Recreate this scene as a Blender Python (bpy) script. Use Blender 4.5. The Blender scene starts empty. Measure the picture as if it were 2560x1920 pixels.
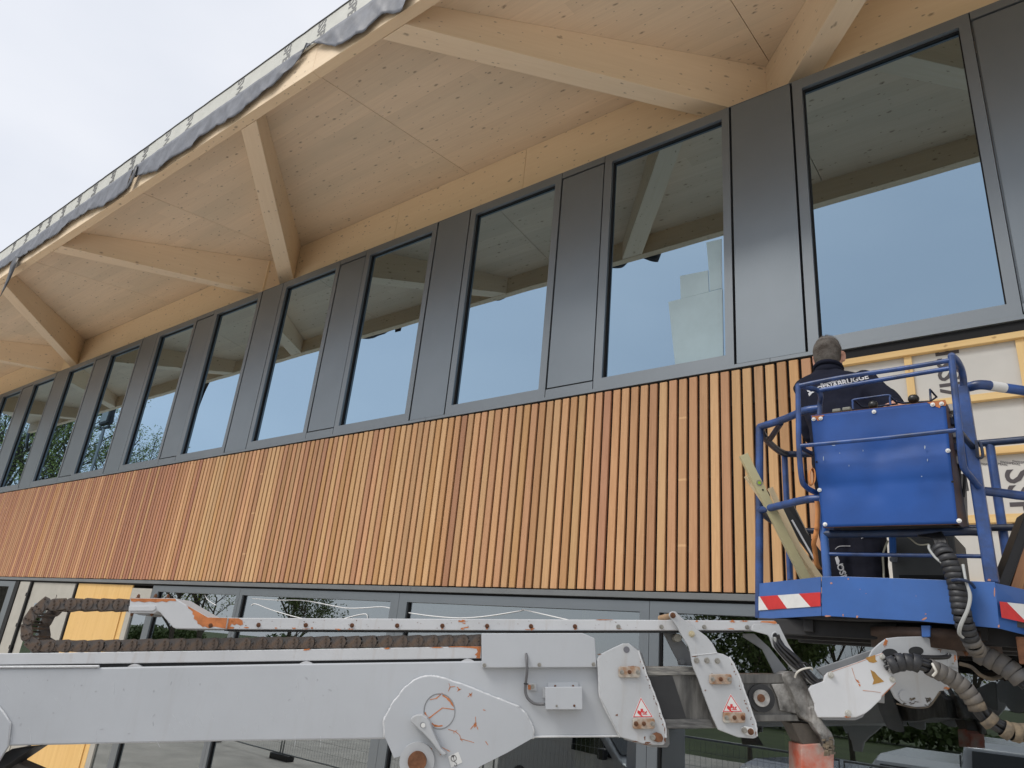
import bpy, bmesh, math, random
from mathutils import Vector, Matrix
random.seed(7)
PI = math.pi
scene = bpy.context.scene
COL = scene.collection
# ---------------------------------------------------------------- camera
CAMZ = 3.0
_r = Vector((0.78748155, 0.60967206, 0.09040349)).normalized()
_w = Vector((-0.59732392, 0.7187806, 0.35575073)).normalized()
_u = _r.cross(_w)
F = 1.40385
cam = bpy.data.cameras.new('camera'); camo = bpy.data.objects.new('camera', cam); COL.objects.link(camo)
M = Matrix((( _r.x, _u.x, -_w.x, 0), (_r.y, _u.y, -_w.y, 0), (_r.z, _u.z, -_w.z, CAMZ), (0, 0, 0, 1)))
camo.matrix_world = M
cam.sensor_width = 36; cam.lens = 18 * F; cam.clip_start = 0.05; cam.clip_end = 2000
scene.camera = camo
scene.render.resolution_x = 1024; scene.render.resolution_y = 768
# ---------------------------------------------------------------- world (overcast day)
SUN_EL, SUN_AZ = math.radians(48), math.radians(205)      # azimuth measured from +Y towards +X
world = bpy.data.worlds.new('World'); scene.world = world; world.use_nodes = True
nt = world.node_tree; nt.nodes.clear()
def N(nt, t, **k):
    n = nt.nodes.new(t)
    for a, b in k.items():
        if a.startswith('i_'): n.inputs[a[2:].replace('_', ' ')].default_value = b
        else: setattr(n, a, b)
    return n
out = N(nt, 'ShaderNodeOutputWorld'); bg = N(nt, 'ShaderNodeBackground'); bg.inputs['Strength'].default_value = 0.10
sky = N(nt, 'ShaderNodeTexSky', sky_type='NISHITA', sun_disc=False, sun_elevation=SUN_EL, sun_rotation=SUN_AZ)
tc = N(nt, 'ShaderNodeTexCoord'); mp = N(nt, 'ShaderNodeMapping'); mp.inputs['Scale'].default_value = (1.0, 1.0, 2.2)
nz = N(nt, 'ShaderNodeTexNoise'); nz.inputs['Scale'].default_value = 2.1; nz.inputs['Detail'].default_value = 4; nz.inputs['Roughness'].default_value = 0.5
cr = N(nt, 'ShaderNodeValToRGB')
cr.color_ramp.elements[0].position = 0.33; cr.color_ramp.elements[0].color = (6.2, 6.45, 7.0, 1)
cr.color_ramp.elements[1].position = 0.68; cr.color_ramp.elements[1].color = (7.3, 7.4, 7.75, 1)
mx = N(nt, 'ShaderNodeMix', data_type='RGBA'); mx.inputs[0].default_value = 0.9
L = nt.links.new
L(tc.outputs['Generated'], mp.inputs[0]); L(mp.outputs[0], nz.inputs['Vector']); L(nz.outputs['Fac'], cr.inputs[0])
L(sky.outputs[0], mx.inputs[6]); L(cr.outputs[0], mx.inputs[7]); L(mx.outputs[2], bg.inputs[0]); L(bg.outputs[0], out.inputs[0])
sd = bpy.data.lights.new('sun', 'SUN'); sd.energy = 1.5; sd.angle = math.radians(25); sd.color = (1, 0.96, 0.9)
so = bpy.data.objects.new('sun', sd); COL.objects.link(so); so.location = (0, -5, 20)
sdir = Vector((math.sin(SUN_AZ) * math.cos(SUN_EL), math.cos(SUN_AZ) * math.cos(SUN_EL), math.sin(SUN_EL)))
so.rotation_euler = sdir.to_track_quat('Z', 'Y').to_euler()
vs = scene.view_settings; vs.view_transform = 'Standard'; vs.look = 'None'; vs.gamma = 1; vs.use_curve_mapping = False
vs.exposure = 0.42
# ---------------------------------------------------------------- survey helpers: sight lines cut with real planes
D = 5.4
def ray(x, y): return _r * ((x - 1280) / 1280) + _u * ((960 - y) / 1280) + _w * F
CP = Vector((0, 0, CAMZ))
def onY(x, y, Y): d = ray(x, y); return CP + d * (Y / d.y)
def onZ(x, y, Z): d = ray(x, y); return CP + d * ((Z - CAMZ) / d.z)
NB = Vector((0.61218737, -0.79071273, 0))          # outward normal of the boom's side
TB = Vector((0.79071273, 0.61218737, 0))
_PB0 = ray(1280, 1750) * (2.9 / F)
def onB(x, y, o=0.0): d = ray(x, y); return CP + d * ((NB.dot(_PB0) + o) / NB.dot(d))
# ---------------------------------------------------------------- mesh helpers
def link(name, me, m=None, parent=None, smooth=False):
    o = bpy.data.objects.new(name, me); COL.objects.link(o)
    if m and not me.materials: me.materials.append(m)
    if parent: o.parent = parent
    if smooth:
        for p in me.polygons: p.use_smooth = True
    return o
def tag(o, label=None, cat=None, group=None, kind=None):
    if label: o['label'] = label
    if cat: o['category'] = cat
    if group: o['group'] = group
    if kind: o['kind'] = kind
    return o
def empty(name, loc=(0, 0, 0), **k):
    o = bpy.data.objects.new(name, None); COL.objects.link(o); o.location = loc
    bpy.context.view_layer.update()
    return tag(o, **k)
class MB:
    def __init__(s): s.v = []; s.f = []; s.sm = []
    def add(s, vs, fs, smooth=False):
        b = len(s.v); s.v += [tuple(v) for v in vs]
        for f in fs: s.f.append(tuple(i + b for i in f)); s.sm.append(smooth)
    def box(s, a, b):
        x0, y0, z0 = a; x1, y1, z1 = b
        if x0 > x1: x0, x1 = x1, x0
        if y0 > y1: y0, y1 = y1, y0
        if z0 > z1: z0, z1 = z1, z0
        s.add([(x0, y0, z0), (x1, y0, z0), (x1, y1, z0), (x0, y1, z0), (x0, y0, z1), (x1, y0, z1), (x1, y1, z1), (x0, y1, z1)],
              [(0, 3, 2, 1), (4, 5, 6, 7), (0, 1, 5, 4), (1, 2, 6, 5), (2, 3, 7, 6), (3, 0, 4, 7)])
    def obox(s, c, ax, ay, az):
        c = Vector(c); p = []
        for dz in (-1, 1):
            for dx, dy in ((-1, -1), (1, -1), (1, 1), (-1, 1)): p.append(c + Vector(ax) * dx + Vector(ay) * dy + Vector(az) * dz)
        s.add(p, [(0, 3, 2, 1), (4, 5, 6, 7), (0, 1, 5, 4), (1, 2, 6, 5), (2, 3, 7, 6), (3, 0, 4, 7)])
    def prism(s, pts, ex):
        pts = [Vector(p) for p in pts]; ex = Vector(ex); n = len(pts)
        nn = Vector((0, 0, 0))
        for i in range(n): nn += (pts[i]).cross(pts[(i + 1) % n])
        if nn.dot(ex) > 0: pts = pts[::-1]
        q = [p + ex for p in pts]
        s.add(pts + q, [tuple(range(n)), tuple(range(2 * n - 1, n - 1, -1))] + [(i, i + n, (i + 1) % n + n, (i + 1) % n) for i in range(n)])
    def tube(s, pts, rad, seg=10, cap=True, closed=False):
        pts = [Vector(p) for p in pts]; n = len(pts)
        rs = rad if isinstance(rad, (list, tuple)) else [rad] * n
        t0 = (pts[1] - pts[0]).normalized()
        up = Vector((0, 0, 1)) if abs(t0.z) < .9 else Vector((1, 0, 0))
        a = t0.cross(up).normalized(); vs = []
        for i, p in enumerate(pts):
            if closed: t = (pts[(i + 1) % n] - pts[i - 1])
            else: t = (pts[min(i + 1, n - 1)] - pts[max(i - 1, 0)])
            t = t.normalized() if t.length > 1e-9 else t0
            a = (a - t * a.dot(t)).normalized(); b = t.cross(a)
            for k in range(seg):
                an = 2 * PI * k / seg; vs.append(p + (a * math.cos(an) + b * math.sin(an)) * rs[i])
        fs = []
        m = n if closed else n - 1
        for i in range(m):
            for k in range(seg):
                j = (i + 1) % n
                fs.append((i * seg + k, i * seg + (k + 1) % seg, j * seg + (k + 1) % seg, j * seg + k))
        s.add(vs, fs, True)
        if cap and not closed:
            s.add(vs[:seg], [tuple(range(seg))[::-1]]); s.add(vs[-seg:], [tuple(range(seg))])
    def cyl(s, c, ax, rad, seg=16, r2=None):
        c = Vector(c); ax = Vector(ax)
        s.tube([c, c + ax], [rad, rad if r2 is None else r2], seg)
    def lathe(s, c, ax, prof, seg=20):
        c = Vector(c); ax = Vector(ax).normalized()
        s.tube([c + ax * (h + i * 1e-6) for i, (r_, h) in enumerate(prof)], [max(r_, 1e-4) for r_, h in prof], seg)
    def hexbolt(s, c, n, rad, h=None, washer=True):
        n = Vector(n).normalized(); h = h or rad * .7
        if washer: s.cyl(Vector(c), n * h * .25, rad * 1.35, 14)
        s.cyl(Vector(c) + n * h * .2, n * h, rad, 6)
        s.cyl(Vector(c) + n * h * 1.1, n * h * .5, rad * .5, 8)
    def build(s, name, m=None, parent=None, bevel=0, seg=2):
        me = bpy.data.meshes.new(name); me.from_pydata(s.v, [], s.f)
        me.polygons.foreach_set('use_smooth', s.sm); me.update()
        o = link(name, me, m, parent)
        if bevel:
            md = o.modifiers.new('bevel', 'BEVEL'); md.width = bevel; md.segments = seg; md.limit_method = 'ANGLE'; md.angle_limit = math.radians(40)
            md.harden_normals = False
        return o
def spl(pts, n=6):
    """smooth curve through points"""
    pts = [Vector(p) for p in pts]; o = []
    for i in range(len(pts) - 1):
        p0 = pts[max(i - 1, 0)]; p1 = pts[i]; p2 = pts[i + 1]; p3 = pts[min(i + 2, len(pts) - 1)]
        for k in range(n):
            t = k / n
            o.append(0.5 * ((2 * p1) + (p2 - p0) * t + (2 * p0 - 5 * p1 + 4 * p2 - p3) * t * t + (3 * p1 - p0 - 3 * p2 + p3) * t ** 3))
    o.append(pts[-1]); return o
# ---------------------------------------------------------------- materials
MATS = {}
def pmat(name, col, rough=0.6, metal=0.0, var=0.0, vscale=3.0, col2=None, bump=0.0, bscale=60.0, coat=0.0, streak=0.0, streakcol=(.2, .14, .09), spec=0.5, stretch=(1, 1, 1), rvar=0.0, fine=0.0):
    if name in MATS: return MATS[name]
    m = bpy.data.materials.new(name); m.use_nodes = True; nt = m.node_tree; b = nt.nodes['Principled BSDF']; L = nt.links.new
    b.inputs['Base Color'].default_value = (*col, 1); b.inputs['Roughness'].default_value = rough; b.inputs['Metallic'].default_value = metal
    b.inputs['Coat Weight'].default_value = coat; b.inputs['Coat Roughness'].default_value = 0.22; b.inputs['Specular IOR Level'].default_value = spec
    tc = N(nt, 'ShaderNodeTexCoord'); mp = N(nt, 'ShaderNodeMapping'); mp.inputs['Scale'].default_value = stretch
    L(tc.outputs['Object'], mp.inputs[0]); src = None
    if var or col2:
        nz = N(nt, 'ShaderNodeTexNoise'); nz.inputs['Scale'].default_value = vscale; nz.inputs['Detail'].default_value = 6; nz.inputs['Roughness'].default_value = 0.6
        L(mp.outputs[0], nz.inputs['Vector'])
        rp = N(nt, 'ShaderNodeMapRange'); rp.inputs[1].default_value = 0.35; rp.inputs[2].default_value = 0.65; L(nz.outputs['Fac'], rp.inputs[0])
        mx = N(nt, 'ShaderNodeMix', data_type='RGBA'); L(rp.outputs[0], mx.inputs[0])
        c2 = col2 or tuple(c * (1 - var) for c in col)
        mx.inputs[6].default_value = (*col, 1); mx.inputs[7].default_value = (*c2, 1); L(mx.outputs[2], b.inputs['Base Color']); src = mx.outputs[2]
        if rvar:
            rr = N(nt, 'ShaderNodeMapRange'); rr.inputs[3].default_value = rough - rvar; rr.inputs[4].default_value = rough + rvar; L(nz.outputs['Fac'], rr.inputs[0]); L(rr.outputs[0], b.inputs['Roughness'])
    if streak:
        m2 = N(nt, 'ShaderNodeMapping'); m2.inputs['Scale'].default_value = (9, 9, 0.9); L(tc.outputs['Object'], m2.inputs[0])
        n2 = N(nt, 'ShaderNodeTexNoise'); n2.inputs['Scale'].default_value = 2.2; n2.inputs['Detail'].default_value = 7; n2.inputs['Roughness'].default_value = 0.7; L(m2.outputs[0], n2.inputs['Vector'])
        r2 = N(nt, 'ShaderNodeMapRange'); r2.inputs[1].default_value = 0.55; r2.inputs[2].default_value = 0.8; r2.inputs[4].default_value = streak; L(n2.outputs['Fac'], r2.inputs[0])
        x2 = N(nt, 'ShaderNodeMix', data_type='RGBA'); L(r2.outputs[0], x2.inputs[0]); x2.inputs[7].default_value = (*streakcol, 1)
        if src: L(src, x2.inputs[6])
        else: x2.inputs[6].default_value = (*col, 1)
        L(x2.outputs[2], b.inputs['Base Color']); src = x2.outputs[2]
    if fine:
        n4 = N(nt, 'ShaderNodeTexNoise'); n4.inputs['Scale'].default_value = 90; n4.inputs['Detail'].default_value = 5; n4.inputs['Roughness'].default_value = .75; L(mp.outputs[0], n4.inputs['Vector'])
        r4 = N(nt, 'ShaderNodeMapRange'); r4.inputs[1].default_value = 0.62; r4.inputs[2].default_value = 0.72; r4.inputs[4].default_value = fine; L(n4.outputs['Fac'], r4.inputs[0])
        x4 = N(nt, 'ShaderNodeMix', data_type='RGBA'); L(r4.outputs[0], x4.inputs[0]); x4.inputs[7].default_value = (*streakcol, 1)
        if src: L(src, x4.inputs[6])
        else: x4.inputs[6].default_value = (*col, 1)
        L(x4.outputs[2], b.inputs['Base Color'])
    if bump:
        n3 = N(nt, 'ShaderNodeTexNoise'); n3.inputs['Scale'].default_value = bscale; n3.inputs['Detail'].default_value = 5; L(mp.outputs[0], n3.inputs['Vector'])
        bp = N(nt, 'ShaderNodeBump'); bp.inputs['Strength'].default_value = bump; bp.inputs['Distance'].default_value = 0.01; L(n3.outputs['Fac'], bp.inputs['Height']); L(bp.outputs[0], b.inputs['Normal'])
    MATS[name] = m; return m
def woodmat(name, cols, lam=0.2, axis=0, knots=0.0, rough=0.55, objcol=False, streakc=(.55, .5, .42), grain=1.0, knotc=(.16, .10, .06), lamvar=.16, lamlen=2.6):
    """grain runs along object axis; lamellae of width lam across; dark knots"""
    m = bpy.data.materials.new(name); m.use_nodes = True; nt = m.node_tree; b = nt.nodes['Principled BSDF']; L = nt.links.new
    b.inputs['Roughness'].default_value = rough; b.inputs['Specular IOR Level'].default_value = .3
    tc = N(nt, 'ShaderNodeTexCoord'); oi = N(nt, 'ShaderNodeObjectInfo')
    ofs = N(nt, 'ShaderNodeVectorMath', operation='SCALE'); cx = N(nt, 'ShaderNodeCombineXYZ')
    for i in range(3): L(oi.outputs['Random'], cx.inputs[i])
    L(cx.outputs[0], ofs.inputs[0]); ofs.inputs['Scale'].default_value = 53.0
    ad = N(nt, 'ShaderNodeVectorMath', operation='ADD'); L(tc.outputs['Object'], ad.inputs[0]); L(ofs.outputs[0], ad.inputs[1])
    def mapping(sc):
        mp = N(nt, 'ShaderNodeMapping'); mp.inputs['Scale'].default_value = sc; L(ad.outputs[0], mp.inputs[0]); return mp.outputs[0]
    lo, hi = 0.9, 16.0
    sc = [hi] * 3; sc[axis] = lo
    n1 = N(nt, 'ShaderNodeTexNoise'); n1.inputs['Scale'].default_value = 1.6 * grain; n1.inputs['Detail'].default_value = 8; n1.inputs['Roughness'].default_value = .62; n1.inputs['Distortion'].default_value = .6
    L(mapping(sc), n1.inputs['Vector'])
    r1 = N(nt, 'ShaderNodeMapRange'); r1.inputs[1].default_value = .3; r1.inputs[2].default_value = .7; L(n1.outputs['Fac'], r1.inputs[0])
    mx = N(nt, 'ShaderNodeMix', data_type='RGBA'); L(r1.outputs[0], mx.inputs[0]); mx.inputs[6].default_value = (*cols[0], 1); mx.inputs[7].default_value = (*cols[1], 1)
    c = mx.outputs[2]
    # broad colour drift
    sc2 = [1.6] * 3; sc2[axis] = .35
    n2 = N(nt, 'ShaderNodeTexNoise'); n2.inputs['Scale'].default_value = 1.3; n2.inputs['Detail'].default_value = 4; L(mapping(sc2), n2.inputs['Vector'])
    r2 = N(nt, 'ShaderNodeMapRange'); r2.inputs[1].default_value = .4; r2.inputs[2].default_value = .7; r2.inputs[4].default_value = .5; L(n2.outputs['Fac'], r2.inputs[0])
    m2 = N(nt, 'ShaderNodeMix', data_type='RGBA'); L(r2.outputs[0], m2.inputs[0]); L(c, m2.inputs[6]); m2.inputs[7].default_value = (*streakc, 1); c = m2.outputs[2]
    if lam:
        sx = N(nt, 'ShaderNodeSeparateXYZ'); L(tc.outputs['Object'], sx.inputs[0])
        ia, ib = [i for i in range(3) if i != axis]
        fl = N(nt, 'ShaderNodeMath', operation='ADD'); L(sx.outputs[ia], fl.inputs[0]); 
        sb = N(nt, 'ShaderNodeMath', operation='MULTIPLY'); L(sx.outputs[ib], sb.inputs[0]); sb.inputs[1].default_value = 1.0; L(sb.outputs[0], fl.inputs[1])
        dv = N(nt, 'ShaderNodeMath', operation='DIVIDE'); L(fl.outputs[0], dv.inputs[0]); dv.inputs[1].default_value = lam
        ff = N(nt, 'ShaderNodeMath', operation='FLOOR'); L(dv.outputs[0], ff.inputs[0])
        # board length breaks
        la = N(nt, 'ShaderNodeMath', operation='MULTIPLY_ADD'); L(ff.outputs[0], la.inputs[0]); la.inputs[1].default_value = 1.37; L(sx.outputs[axis], la.inputs[2])
        ld = N(nt, 'ShaderNodeMath', operation='DIVIDE'); L(la.outputs[0], ld.inputs[0]); ld.inputs[1].default_value = lamlen
        lf = N(nt, 'ShaderNodeMath', operation='FLOOR'); L(ld.outputs[0], lf.inputs[0])
        cv = N(nt, 'ShaderNodeCombineXYZ'); L(ff.outputs[0], cv.inputs[0]); L(lf.outputs[0], cv.inputs[1]); L(oi.outputs['Random'], cv.inputs[2])
        wn = N(nt, 'ShaderNodeTexWhiteNoise', noise_dimensions='3D'); L(cv.outputs[0], wn.inputs['Vector'])
        rr = N(nt, 'ShaderNodeMapRange'); rr.inputs[3].default_value = 1 - lamvar; rr.inputs[4].default_value = 1 + lamvar * .4; L(wn.outputs['Value'], rr.inputs[0])
        # thin joint line
        fr = N(nt, 'ShaderNodeMath', operation='FRACT'); L(dv.outputs[0], fr.inputs[0])
        lt = N(nt, 'ShaderNodeMapRange'); lt.inputs[1].default_value = 0; lt.inputs[2].default_value = .03; lt.inputs[3].default_value = .84; lt.inputs[4].default_value = 1; L(fr.outputs[0], lt.inputs[0])
        mm = N(nt, 'ShaderNodeMath', operation='MULTIPLY'); L(rr.outputs[0], mm.inputs[0]); L(lt.outputs[0], mm.inputs[1])
        sv = N(nt, 'ShaderNodeVectorMath', operation='SCALE'); L(c, sv.inputs[0]); L(mm.outputs[0], sv.inputs['Scale']); c = sv.outputs[0]
    if knots:
        sk = N(nt, 'ShaderNodeSeparateXYZ'); L(ad.outputs[0], sk.inputs[0]); ja, jb = [i for i in range(3) if i != axis]
        sa = N(nt, 'ShaderNodeMath', operation='ADD'); L(sk.outputs[ja], sa.inputs[0]); L(sk.outputs[jb], sa.inputs[1])
        hx = N(nt, 'ShaderNodeMath', operation='MULTIPLY'); L(sk.outputs[axis], hx.inputs[0]); hx.inputs[1].default_value = .55
        wn2 = N(nt, 'ShaderNodeTexNoise'); wn2.inputs['Scale'].default_value = 30; L(ad.outputs[0], wn2.inputs['Vector'])
        ck = N(nt, 'ShaderNodeCombineXYZ'); L(hx.outputs[0], ck.inputs[0]); L(sa.outputs[0], ck.inputs[1])
        wk = N(nt, 'ShaderNodeVectorMath', operation='SCALE'); L(wn2.outputs['Color'], wk.inputs[0]); wk.inputs['Scale'].default_value = .02
        cw = N(nt, 'ShaderNodeVectorMath', operation='ADD'); L(ck.outputs[0], cw.inputs[0]); L(wk.outputs[0], cw.inputs[1])
        for (ks, th, lim) in ((3.0, .060, .35), (5.5, .060, .45), (9.0, .07, .6)):
            vo = N(nt, 'ShaderNodeTexVoronoi', voronoi_dimensions='2D'); vo.inputs['Scale'].default_value = ks; L(cw.outputs[0], vo.inputs['Vector'])
            lt = N(nt, 'ShaderNodeMapRange'); lt.inputs[1].default_value = th * .3; lt.inputs[2].default_value = th; lt.inputs[3].default_value = knots; lt.inputs[4].default_value = 0; L(vo.outputs['Distance'], lt.inputs[0])
            se = N(nt, 'ShaderNodeSeparateColor'); L(vo.outputs['Color'], se.inputs[0])
            gt = N(nt, 'ShaderNodeMath', operation='GREATER_THAN'); L(se.outputs[0], gt.inputs[0]); gt.inputs[1].default_value = lim
            mu = N(nt, 'ShaderNodeMath', operation='MULTIPLY'); L(lt.outputs[0], mu.inputs[0]); L(gt.outputs[0], mu.inputs[1])
            mk = N(nt, 'ShaderNodeMix', data_type='RGBA'); L(mu.outputs[0], mk.inputs[0]); L(c, mk.inputs[6]); mk.inputs[7].default_value = (*knotc, 1); c = mk.outputs[2]
    if objcol:
        ml = N(nt, 'ShaderNodeMix', data_type='RGBA', blend_type='MULTIPLY'); ml.inputs[0].default_value = 1; L(c, ml.inputs[6]); L(oi.outputs['Color'], ml.inputs[7]); c = ml.outputs[2]
        # pale end-grain bands on finger jointed slats (flagged by the object's alpha)
        sx = N(nt, 'ShaderNodeSeparateXYZ'); L(tc.outputs['Object'], sx.inputs[0])
        pd = N(nt, 'ShaderNodeMath', operation='PINGPONG'); L(sx.outputs[2], pd.inputs[0]); pd.inputs[1].default_value = .27
        lt = N(nt, 'ShaderNodeMath', operation='LESS_THAN'); L(pd.outputs[0], lt.inputs[0]); lt.inputs[1].default_value = .009
        al = N(nt, 'ShaderNodeMath', operation='SUBTRACT'); al.inputs[0].default_value = 1; L(oi.outputs['Alpha'], al.inputs[1])
        mu = N(nt, 'ShaderNodeMath', operation='MULTIPLY'); L(lt.outputs[0], mu.inputs[0]); L(al.outputs[0], mu.inputs[1])
        mk = N(nt, 'ShaderNodeMix', data_type='RGBA'); L(mu.outputs[0], mk.inputs[0]); L(c, mk.inputs[6]); mk.inputs[7].default_value = (.74, .47, .24, 1); c = mk.outputs[2]
    L(c, b.inputs['Base Color'])
    bp = N(nt, 'ShaderNodeBump'); bp.inputs['Strength'].default_value = .12; bp.inputs['Distance'].default_value = .004; L(n1.outputs['Fac'], bp.inputs['Height']); L(bp.outputs[0], b.inputs['Normal'])
    return m
def glassmat(name, base, graze, tint=(.80, .90, 1.0), through=.5, wob=0.0):
    m = bpy.data.materials.new(name); m.use_nodes = True; nt = m.node_tree; nt.nodes.clear(); L = nt.links.new
    o = N(nt, 'ShaderNodeOutputMaterial'); g = N(nt, 'ShaderNodeBsdfGlossy'); g.inputs['Roughness'].default_value = 0.0; g.inputs['Color'].default_value = (*tint, 1)
    t = N(nt, 'ShaderNodeBsdfTransparent'); t.inputs['Color'].default_value = (through, through * 1.02, through * .95, 1)
    lw = N(nt, 'ShaderNodeLayerWeight'); lw.inputs['Blend'].default_value = .5
    mr = N(nt, 'ShaderNodeMapRange'); mr.inputs[3].default_value = base; mr.inputs[4].default_value = graze
    mx = N(nt, 'ShaderNodeMixShader'); L(lw.outputs['Facing'], mr.inputs[0]); L(mr.outputs[0], mx.inputs[0]); L(t.outputs[0], mx.inputs[1]); L(g.outputs[0], mx.inputs[2]); L(mx.outputs[0], o.inputs[0])
    if wob:
        tc = N(nt, 'ShaderNodeTexCoord'); n = N(nt, 'ShaderNodeTexNoise'); n.inputs['Scale'].default_value = 1.7; n.inputs['Detail'].default_value = 1; L(tc.outputs['Object'], n.inputs['Vector'])
        bp = N(nt, 'ShaderNodeBump'); bp.inputs['Strength'].default_value = wob; bp.inputs['Distance'].default_value = .01; L(n.outputs['Fac'], bp.inputs['Height']); L(bp.outputs[0], g.inputs['Normal'])
    return m
M_SOFF = woodmat('spruce_clt', ((.88, .71, .53), (.80, .635, .47)), lam=.19, axis=0, knots=.62, streakc=(.68, .58, .44), lamvar=.06, lamlen=5.0)
M_FRZ = woodmat('spruce_frieze', ((.91, .73, .50), (.85, .66, .44)), lam=0, axis=0, knots=.6, streakc=(.84, .65, .43))
M_BEAM = woodmat('spruce_glulam', ((.90, .73, .54), (.84, .67, .48)), lam=0, axis=0, knots=.55, streakc=(.78, .62, .45))
M_FASC = woodmat('spruce_fascia', ((.88, .70, .49), (.80, .62, .42)), lam=0, axis=0, knots=.6, streakc=(.76, .58, .40))
M_SLAT = woodmat('slat_hardwood', ((1.0, .96, .90), (.80, .72, .64)), lam=0, axis=2, knots=0, objcol=True, streakc=(.86, .78, .66), rough=.5, grain=2.4)
M_PINE = woodmat('pine_batten', ((.82, .57, .26), (.72, .46, .19)), lam=0, axis=0, knots=.6, streakc=(.80, .60, .30), knotc=(.3, .14, .05))
M_PLY = woodmat('plywood', ((.80, .53, .21), (.70, .43, .15)), lam=0, axis=2, knots=.2, streakc=(.78, .50, .2), knotc=(.4, .22, .08), grain=.8)
M_ANTH = pmat('anthracite_metal', (.20, .225, .245), rough=.35, metal=.65, var=.06, vscale=1.5, bump=.015, bscale=300, rvar=.03)
M_ANTH2 = pmat('anthracite_frame', (.205, .226, .243), rough=.37, metal=.6, var=.06, vscale=2)
M_BLACK = pmat('black_membrane', (.006, .006, .007), rough=.8, bump=.1, bscale=30)
M_DARK = pmat('dark_cavity', (.01, .01, .011), rough=.85)
M_TRIM = pmat('grey_trim', (.17, .18, .185), rough=.45, var=.15, vscale=3)
M_GLASS = glassmat('window_glass', .40, .80, through=.04, tint=(.58, .80, 1.0), wob=.06)
M_GLASSG = glassmat('ground_glass', .22, .55, through=.40, tint=(.82, .9, .95), wob=.02)
# ================================================================ BUILDING
def FX(x): return x * D
def FZ(z): return CAMZ + z * D
Y0 = D
bld = empty('timber_building', (-8, Y0, 0), label='two storey building under construction, vertical wood slats, dark window band and wide timber eaves', cat='building')
BO = bld.location.copy()
def BP(o):
    """hang a part (built in world space) on the building"""
    o.parent = bld; o.matrix_parent_inverse = Matrix.Translation(-BO); return o
XR = 0.75; XL = -4.6
# --- slats
SLX0, PITCH = FX(-.2655), .01745 * D
sw, st = .0700, .026
zb, zt = FZ(.1137), FZ(.4457)
ms = MB(); h = (zt - zb) / 2
c = .003
ms.add([(-sw/2, st, -h), (-sw/2, c, -h), (-sw/2 + c, 0, -h), (sw/2 - c, 0, -h), (sw/2, c, -h), (sw/2, st, -h),
        (-sw/2, st, h), (-sw/2, c, h), (-sw/2 + c, 0, h), (sw/2 - c, 0, h), (sw/2, c, h), (sw/2, st, h)],
       [(0, 1, 7, 6), (1, 2, 8, 7), (2, 3, 9, 8), (3, 4, 10, 9), (4, 5, 11, 10), (5, 4, 3, 2, 1, 0), (6, 7, 8, 9, 10, 11), (0, 6, 11, 5)])
slat = ms.build('slat', M_SLAT); sme = slat.data
tones = [(.56, .29, .145), (.60, .33, .17), (.53, .27, .15), (.62, .37, .19), (.50, .29, .15), (.47, .24, .115), (.58, .30, .17), (.43, .225, .10), (.64, .39, .20), (.55, .30, .125)]
reds = [(.38, .17, .11), (.42, .20, .12), (.45, .22, .12), (.36, .16, .10), (.50, .27, .14), (.60, .36, .17)]
rs = random.Random(11)
NS = 244
for i in range(NS):
    o = slat if i == 0 else bpy.data.objects.new('slat', sme)
    if i: COL.objects.link(o)
    x = SLX0 - i * PITCH + rs.uniform(-.0015, .0015)
    o.location = (x, Y0 + rs.uniform(-.0015, .0015), (zb + zt) / 2 + rs.uniform(-.003, .003))
    t = x / D
    pr = 0.10 if t > -1.3 else (.22 if t > -1.9 else .55)
    if -2.33 < t < -2.12: pr = .95
    if t < -2.95: pr = .8
    cl = rs.choice(reds) if rs.random() < pr else rs.choice(tones)
    k = rs.uniform(.92, 1.08); mn = (.555, .31, .16) if t > -1.9 else (.50, .26, .145); cl = tuple(a_ * .68 + b_ * .32 for a_, b_ in zip(cl, mn))
    flag = 1.0
    if rs.random() < .03: flag = .4
    k *= 1.12 * rs.uniform(.94, 1.05); gg = 1.10 if t > -1.9 else 1.03; o.color = (cl[0] * k, cl[1] * k * gg, cl[2] * k * (gg + .08), flag)
    BP(o)
# backing board, black gaps
b = MB(); b.box((FX(XL), Y0 + .04, FZ(.100)), (SLX0 + .04, Y0 + .07, FZ(.449))); BP(b.build('backing_board', pmat('backing_brown', (.022, .018, .018), rough=.85)))
b = MB()
for zz in (.17, .28, .39): b.box((FX(XL), Y0 + .0275, FZ(zz)), (SLX0 + .04, Y0 + .04, FZ(zz) + .05))
BP(b.build('rear_batten', MATS['backing_brown']))
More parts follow.
